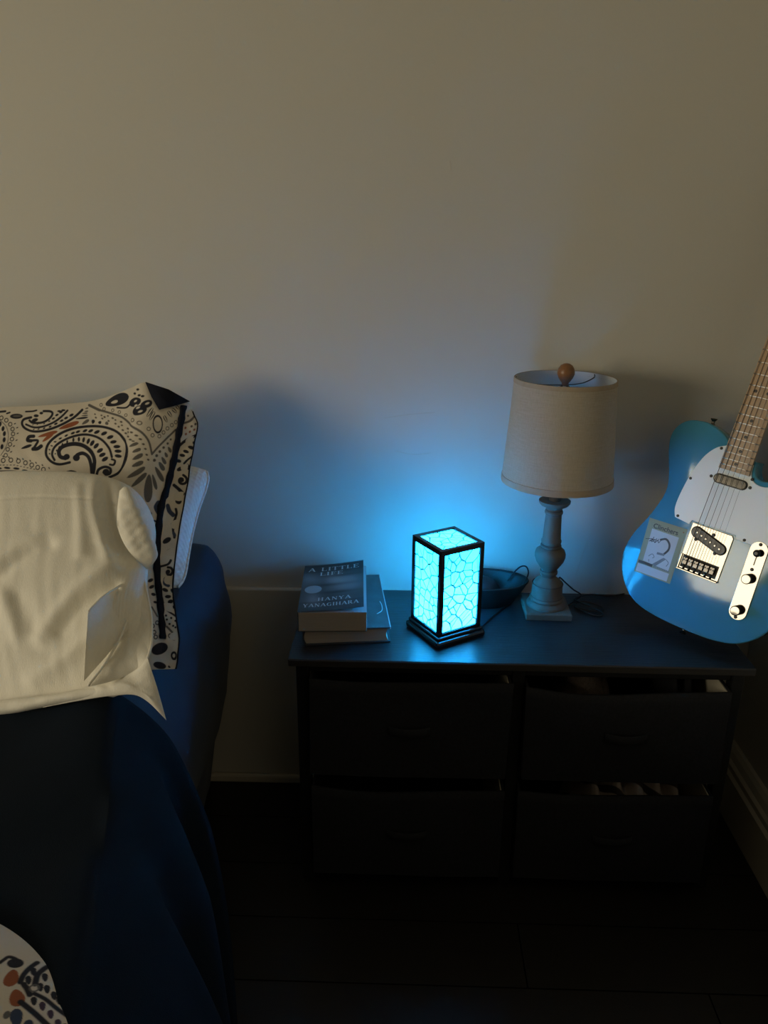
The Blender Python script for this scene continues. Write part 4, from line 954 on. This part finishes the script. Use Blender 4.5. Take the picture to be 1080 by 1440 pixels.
# beige pillow in front
us = np.concatenate([np.linspace(0, .5, 50)[:-1], np.linspace(.5, 1, 170)]); vs = np.linspace(0, 1, 170)
bt = [(-260, 700), (-60, 674), (0, 664), (60, 663), (110, 665), (150, 672), (178, 684), (196, 706), (205, 735)]
brr = [(206, 935), (213, 905), (213, 860), (205, 822), (201, 806), (207, 790), (210, 765), (205, 735)]
bb = [(-260, 1040), (0, 1002), (60, 992), (120, 986), (170, 976), (206, 935)]; bll = [(-260, 1040), (-260, 700)]
X, Y, P, n, U, V_ = patch(bt, brr, bb, bll, -.345, -.628, us, vs, 0)
prof_ = pillow_profile(V_, .5)*pillow_profile(np.clip((1-U)*2.6, 0, .5), .6)*pillow_profile(np.clip(U*4, 0, .5), .6)
amp = np.clip((1-V_)*5, 0, 1)*np.clip((1-U)*8, 0, 1)*np.clip(V_*6+.25, 0, 1)
wr = .0016*fnoise(X*.03, Y*.014, 31)+.0009*fnoise(X*.09, Y*.03, 33)
def crease(pts, wd, h):
    q = np.array(catmull(pts, 6)); best = np.full(X.shape, 1e9)
    for i in range(len(q)-1):
        a, b = q[i], q[i+1]; d = b-a; t = np.clip(((X-a[0])*d[0]+(Y-a[1])*d[1])/(d@d+1e-9), 0, 1); best = np.minimum(best, np.hypot(X-a[0]-t*d[0], Y-a[1]-t*d[1]))
    return h*np.exp(-(best/(wd*1.35))**2)
wr += crease([(138, 675), (140, 720), (150, 770), (160, 800)], 7, .006)-crease([(152, 690), (156, 740), (166, 785), (180, 812)], 7, .013)
wr += crease([(20, 830), (50, 800), (85, 785)], 8, -.006)+crease([(10, 815), (60, 780)], 8, .003)+crease([(50, 860), (65, 900), (70, 925)], 9, -.0028)+crease([(30, 860), (45, 910)], 9, .005)
wr += crease([(75, 915), (110, 870), (150, 830), (195, 800)], 9, .007)-crease([(100, 905), (130, 870), (170, 845)], 8, .004)+crease([(60, 970), (110, 940), (165, 890), (192, 850)], 8, .006)
wr += crease([(118, 700), (124, 740), (128, 800)], 6, .004)-crease([(0, 716), (60, 712), (130, 717), (170, 724)], 1.6, .0012)
bul = .045*prof_+wr*amp
bpz = empty('beige_pillow'); p0b = np.array(P[0, 80]); bpz.location = tuple(p0b)
tag(bpz, 'plain beige cotton pillow lying in front of the paisley pillow', 'pillow')
SFb = P+n*bul[..., None]-p0b
Bk = P-n*(.012*prof_)[..., None]-p0b
gridmesh('pillow_body', np.concatenate([SFb, Bk[::-1]], 0), m_beige, bpz)
def spatch(name, T, R_, B_, L_, Yt, Yb, h, parent, nu=40, nv=40, thick=.004, org=None, wob=0., Yc=None):
    X2, Y2, P2, n2, U2, V2 = patch(T, R_, B_, L_, Yt, Yb, np.linspace(0, 1, nu), np.linspace(0, 1, nv), 0, Yc)
    b2 = h*pillow_profile(U2, .6)*pillow_profile(V2, .6)+wob*fnoise(X2*.12, Y2*.12, 5)*pillow_profile(U2, .3)*pillow_profile(V2, .3)
    f = P2+n2*b2[..., None]-org; k = P2-n2*(thick*pillow_profile(U2, .5)*pillow_profile(V2, .5))[..., None]-org
    return gridmesh(name, np.concatenate([f, k[::-1]], 0), m_beige, parent)
# rolled cuff of the pillowcase opening
spatch('case_cuff', [(168, 690), (176, 684), (185, 690), (194, 712), (200, 735)], [(207, 801), (216, 792), (222, 778), (212, 757), (200, 735)], [(164, 738), (172, 760), (185, 780), (207, 801)], [(164, 738), (165, 715), (168, 690)], -.45, -.475, .013, bpz, org=p0b, wob=.003)
# gaping opening of the pillowcase: sunken inner fold and loose outer flap
spatch('inner_fold', [(124, 860), (145, 840), (170, 824), (198, 810)], [(180, 885), (190, 840), (198, 810)], [(118, 958), (150, 922), (180, 885)], [(118, 958), (121, 905), (124, 860)], 0, 0, .002, bpz, org=p0b, wob=.001, Yc=(-.602, -.472, -.650, -.575))
spatch('case_flap', [(188, 835), (195, 820), (201, 807)], [(207, 926), (213, 905), (213, 870), (208, 840), (201, 807)], [(124, 966), (160, 957), (190, 943), (207, 926)], [(124, 966), (150, 930), (174, 885), (188, 835)], 0, 0, .008, bpz, org=p0b, wob=.0015, Yc=(-.505, -.475, -.662, -.615))
def rim_(pts, Ys): return [tuple(at(x, y, 1, Y_)-p0b) for (x, y), Y_ in zip(pts, Ys)]
tube('hem_seam', rim_([(201, 807), (208, 840), (213, 870), (213, 905), (207, 926)], [-.478, -.515, -.55, -.59, -.618]), .0016, m_beige, bpz, 8, 6)
tube('hem_seam', rim_([(201, 807), (188, 835), (174, 885), (150, 930), (124, 964)], [-.48, -.51, -.575, -.625, -.664]), .0016, m_beige, bpz, 8, 6)
tube('hem_seam', rim_([(198, 809), (170, 823), (145, 839), (124, 860)], [-.476, -.522, -.566, -.605]), .0016, m_beige, bpz, 8, 6)
spatch('case_hem', [(60, 985), (110, 972), (157, 958), (190, 942), (207, 924)], [(234, 1013), (222, 970), (214, 945), (207, 924)], [(60, 995), (110, 985), (160, 978), (198, 980), (234, 1013)], [(60, 995), (60, 985)], -.632, -.650, .010, bpz, org=p0b, wob=.002)
spatch('case_hem_fold', [(-140, 1008), (0, 985), (60, 978), (110, 970), (155, 962)], [(160, 974), (158, 968), (155, 962)], [(-140, 1022), (0, 1006), (60, 995), (110, 985), (160, 974)], [(-140, 1022), (-140, 1008)], -.640, -.648, .012, bpz, org=p0b, wob=.002)

# bunched paisley duvet at the near left
cx_, cy_, ra, rb_ = -.480, -1.412, .475, .475
rs = np.linspace(0, 1, 150); ts = np.linspace(-.35, 1.75, 420)
T_, R_ = np.meshgrid(np.concatenate([np.linspace(0, .3, 30)[:-1], np.linspace(.3, 1.45, 620)[:-1], np.linspace(1.45, 2*math.pi, 160)]), np.concatenate([np.linspace(0, .62, 50)[:-1], np.linspace(.62, 1, 300)]))
def sup(t, e=.5): return np.sign(np.cos(t))*np.abs(np.cos(t))**e, np.sign(np.sin(t))*np.abs(np.sin(t))**e
cxs, sns = sup(T_); X = cx_+ra*R_*cxs; Y = cy_+rb_*R_*sns
Z = .624+.042*(1-R_**4)**.8+.008*fnoise(X*9, Y*9, 14)*(1-R_)**.5
ZD = lambda x, y: tuple(at(x/9.818, 1300+y/9.818, 2, .655)[:2]*1000)
p = Paint(X*1000, Y*1000, k=.72)
D_ = lambda *L: [ZD(*q) for q in L]
p.stroke(D_((-60, 260), (0, 200), (60, 150), (150, 165), (185, 210)), 4.6, NAVY, 1.); p.ell(*ZD(150, 230), 6, 5)
p.leaf(ZD(130, 330), ZD(70, 590), 10, RUST); p.leaf(ZD(150, 620), ZD(200, 850), 10, RUST)
for L, wd in ((((220, 500), (260, 390), (340, 270), (440, 160)), 6), (((420, 490), (450, 350), (520, 250), (580, 180)), 6.5), (((410, 630), (560, 680), (720, 780), (900, 860)), 4.8), (((225, 785), (400, 900), (560, 1020), (720, 1140), (850, 1225), (1000, 1250)), 6), (((265, 520), (310, 580), (350, 660)), 6)): p.stroke(D_(*L), wd, NAVY, 1.)
for x, y, c in ((405, 740, NAVY), (520, 790, PLUM), (630, 880, PLUM), (730, 985, PLUM), (825, 1020, NAVY), (900, 1020, NAVY), (580, 530, NAVY), (675, 600, NAVY), (745, 650, NAVY), (800, 690, NAVY), (395, 310, NAVY), (330, 450, NAVY), (550, 360, NAVY), (490, 520, NAVY)):
    a, b = ZD(x-8, y-62), ZD(x+8, y+62); p.leaf(b, a, 4.2, c)
for x, y, L in ((160, 1000, 150), (325, 1080, 85), (470, 1140, 70), (590, 1225, 60)): p.leaf(ZD(x+20, y+L), ZD(x, y-L*.7), 8 if L > 100 else 6, BLUEG)
for x, y in ((235, 1275), (340, 1285), (450, 1325), (530, 1335), (610, 1350), (690, 1355), (770, 1360), (840, 1360), (60, 1340), (40, 1000)): p.ell(*ZD(x, y), 2.4, 3.4, .2, GREY)
p.ell(*ZD(410, 550), 3.2, 3.2, 0, GREY, ring=1.4)
for k in range(5):
    q = (cx_*1000-120+60*k, cy_*1000+120*math.sin(k*2)); p.spiral(q[0], q[1], 34, 6, k); p.stroke([(q[0]-60, q[1]-40), (q[0], q[1]-70), (q[0]+60, q[1]-30)], 6)
dv = gridmesh('paisley_duvet', np.stack([X, Y, Z], -1), m_print, None, flip=True, colors=p.out())
tag(dv, 'bunched cream duvet with navy and rust paisley print on the navy blanket', 'duvet')
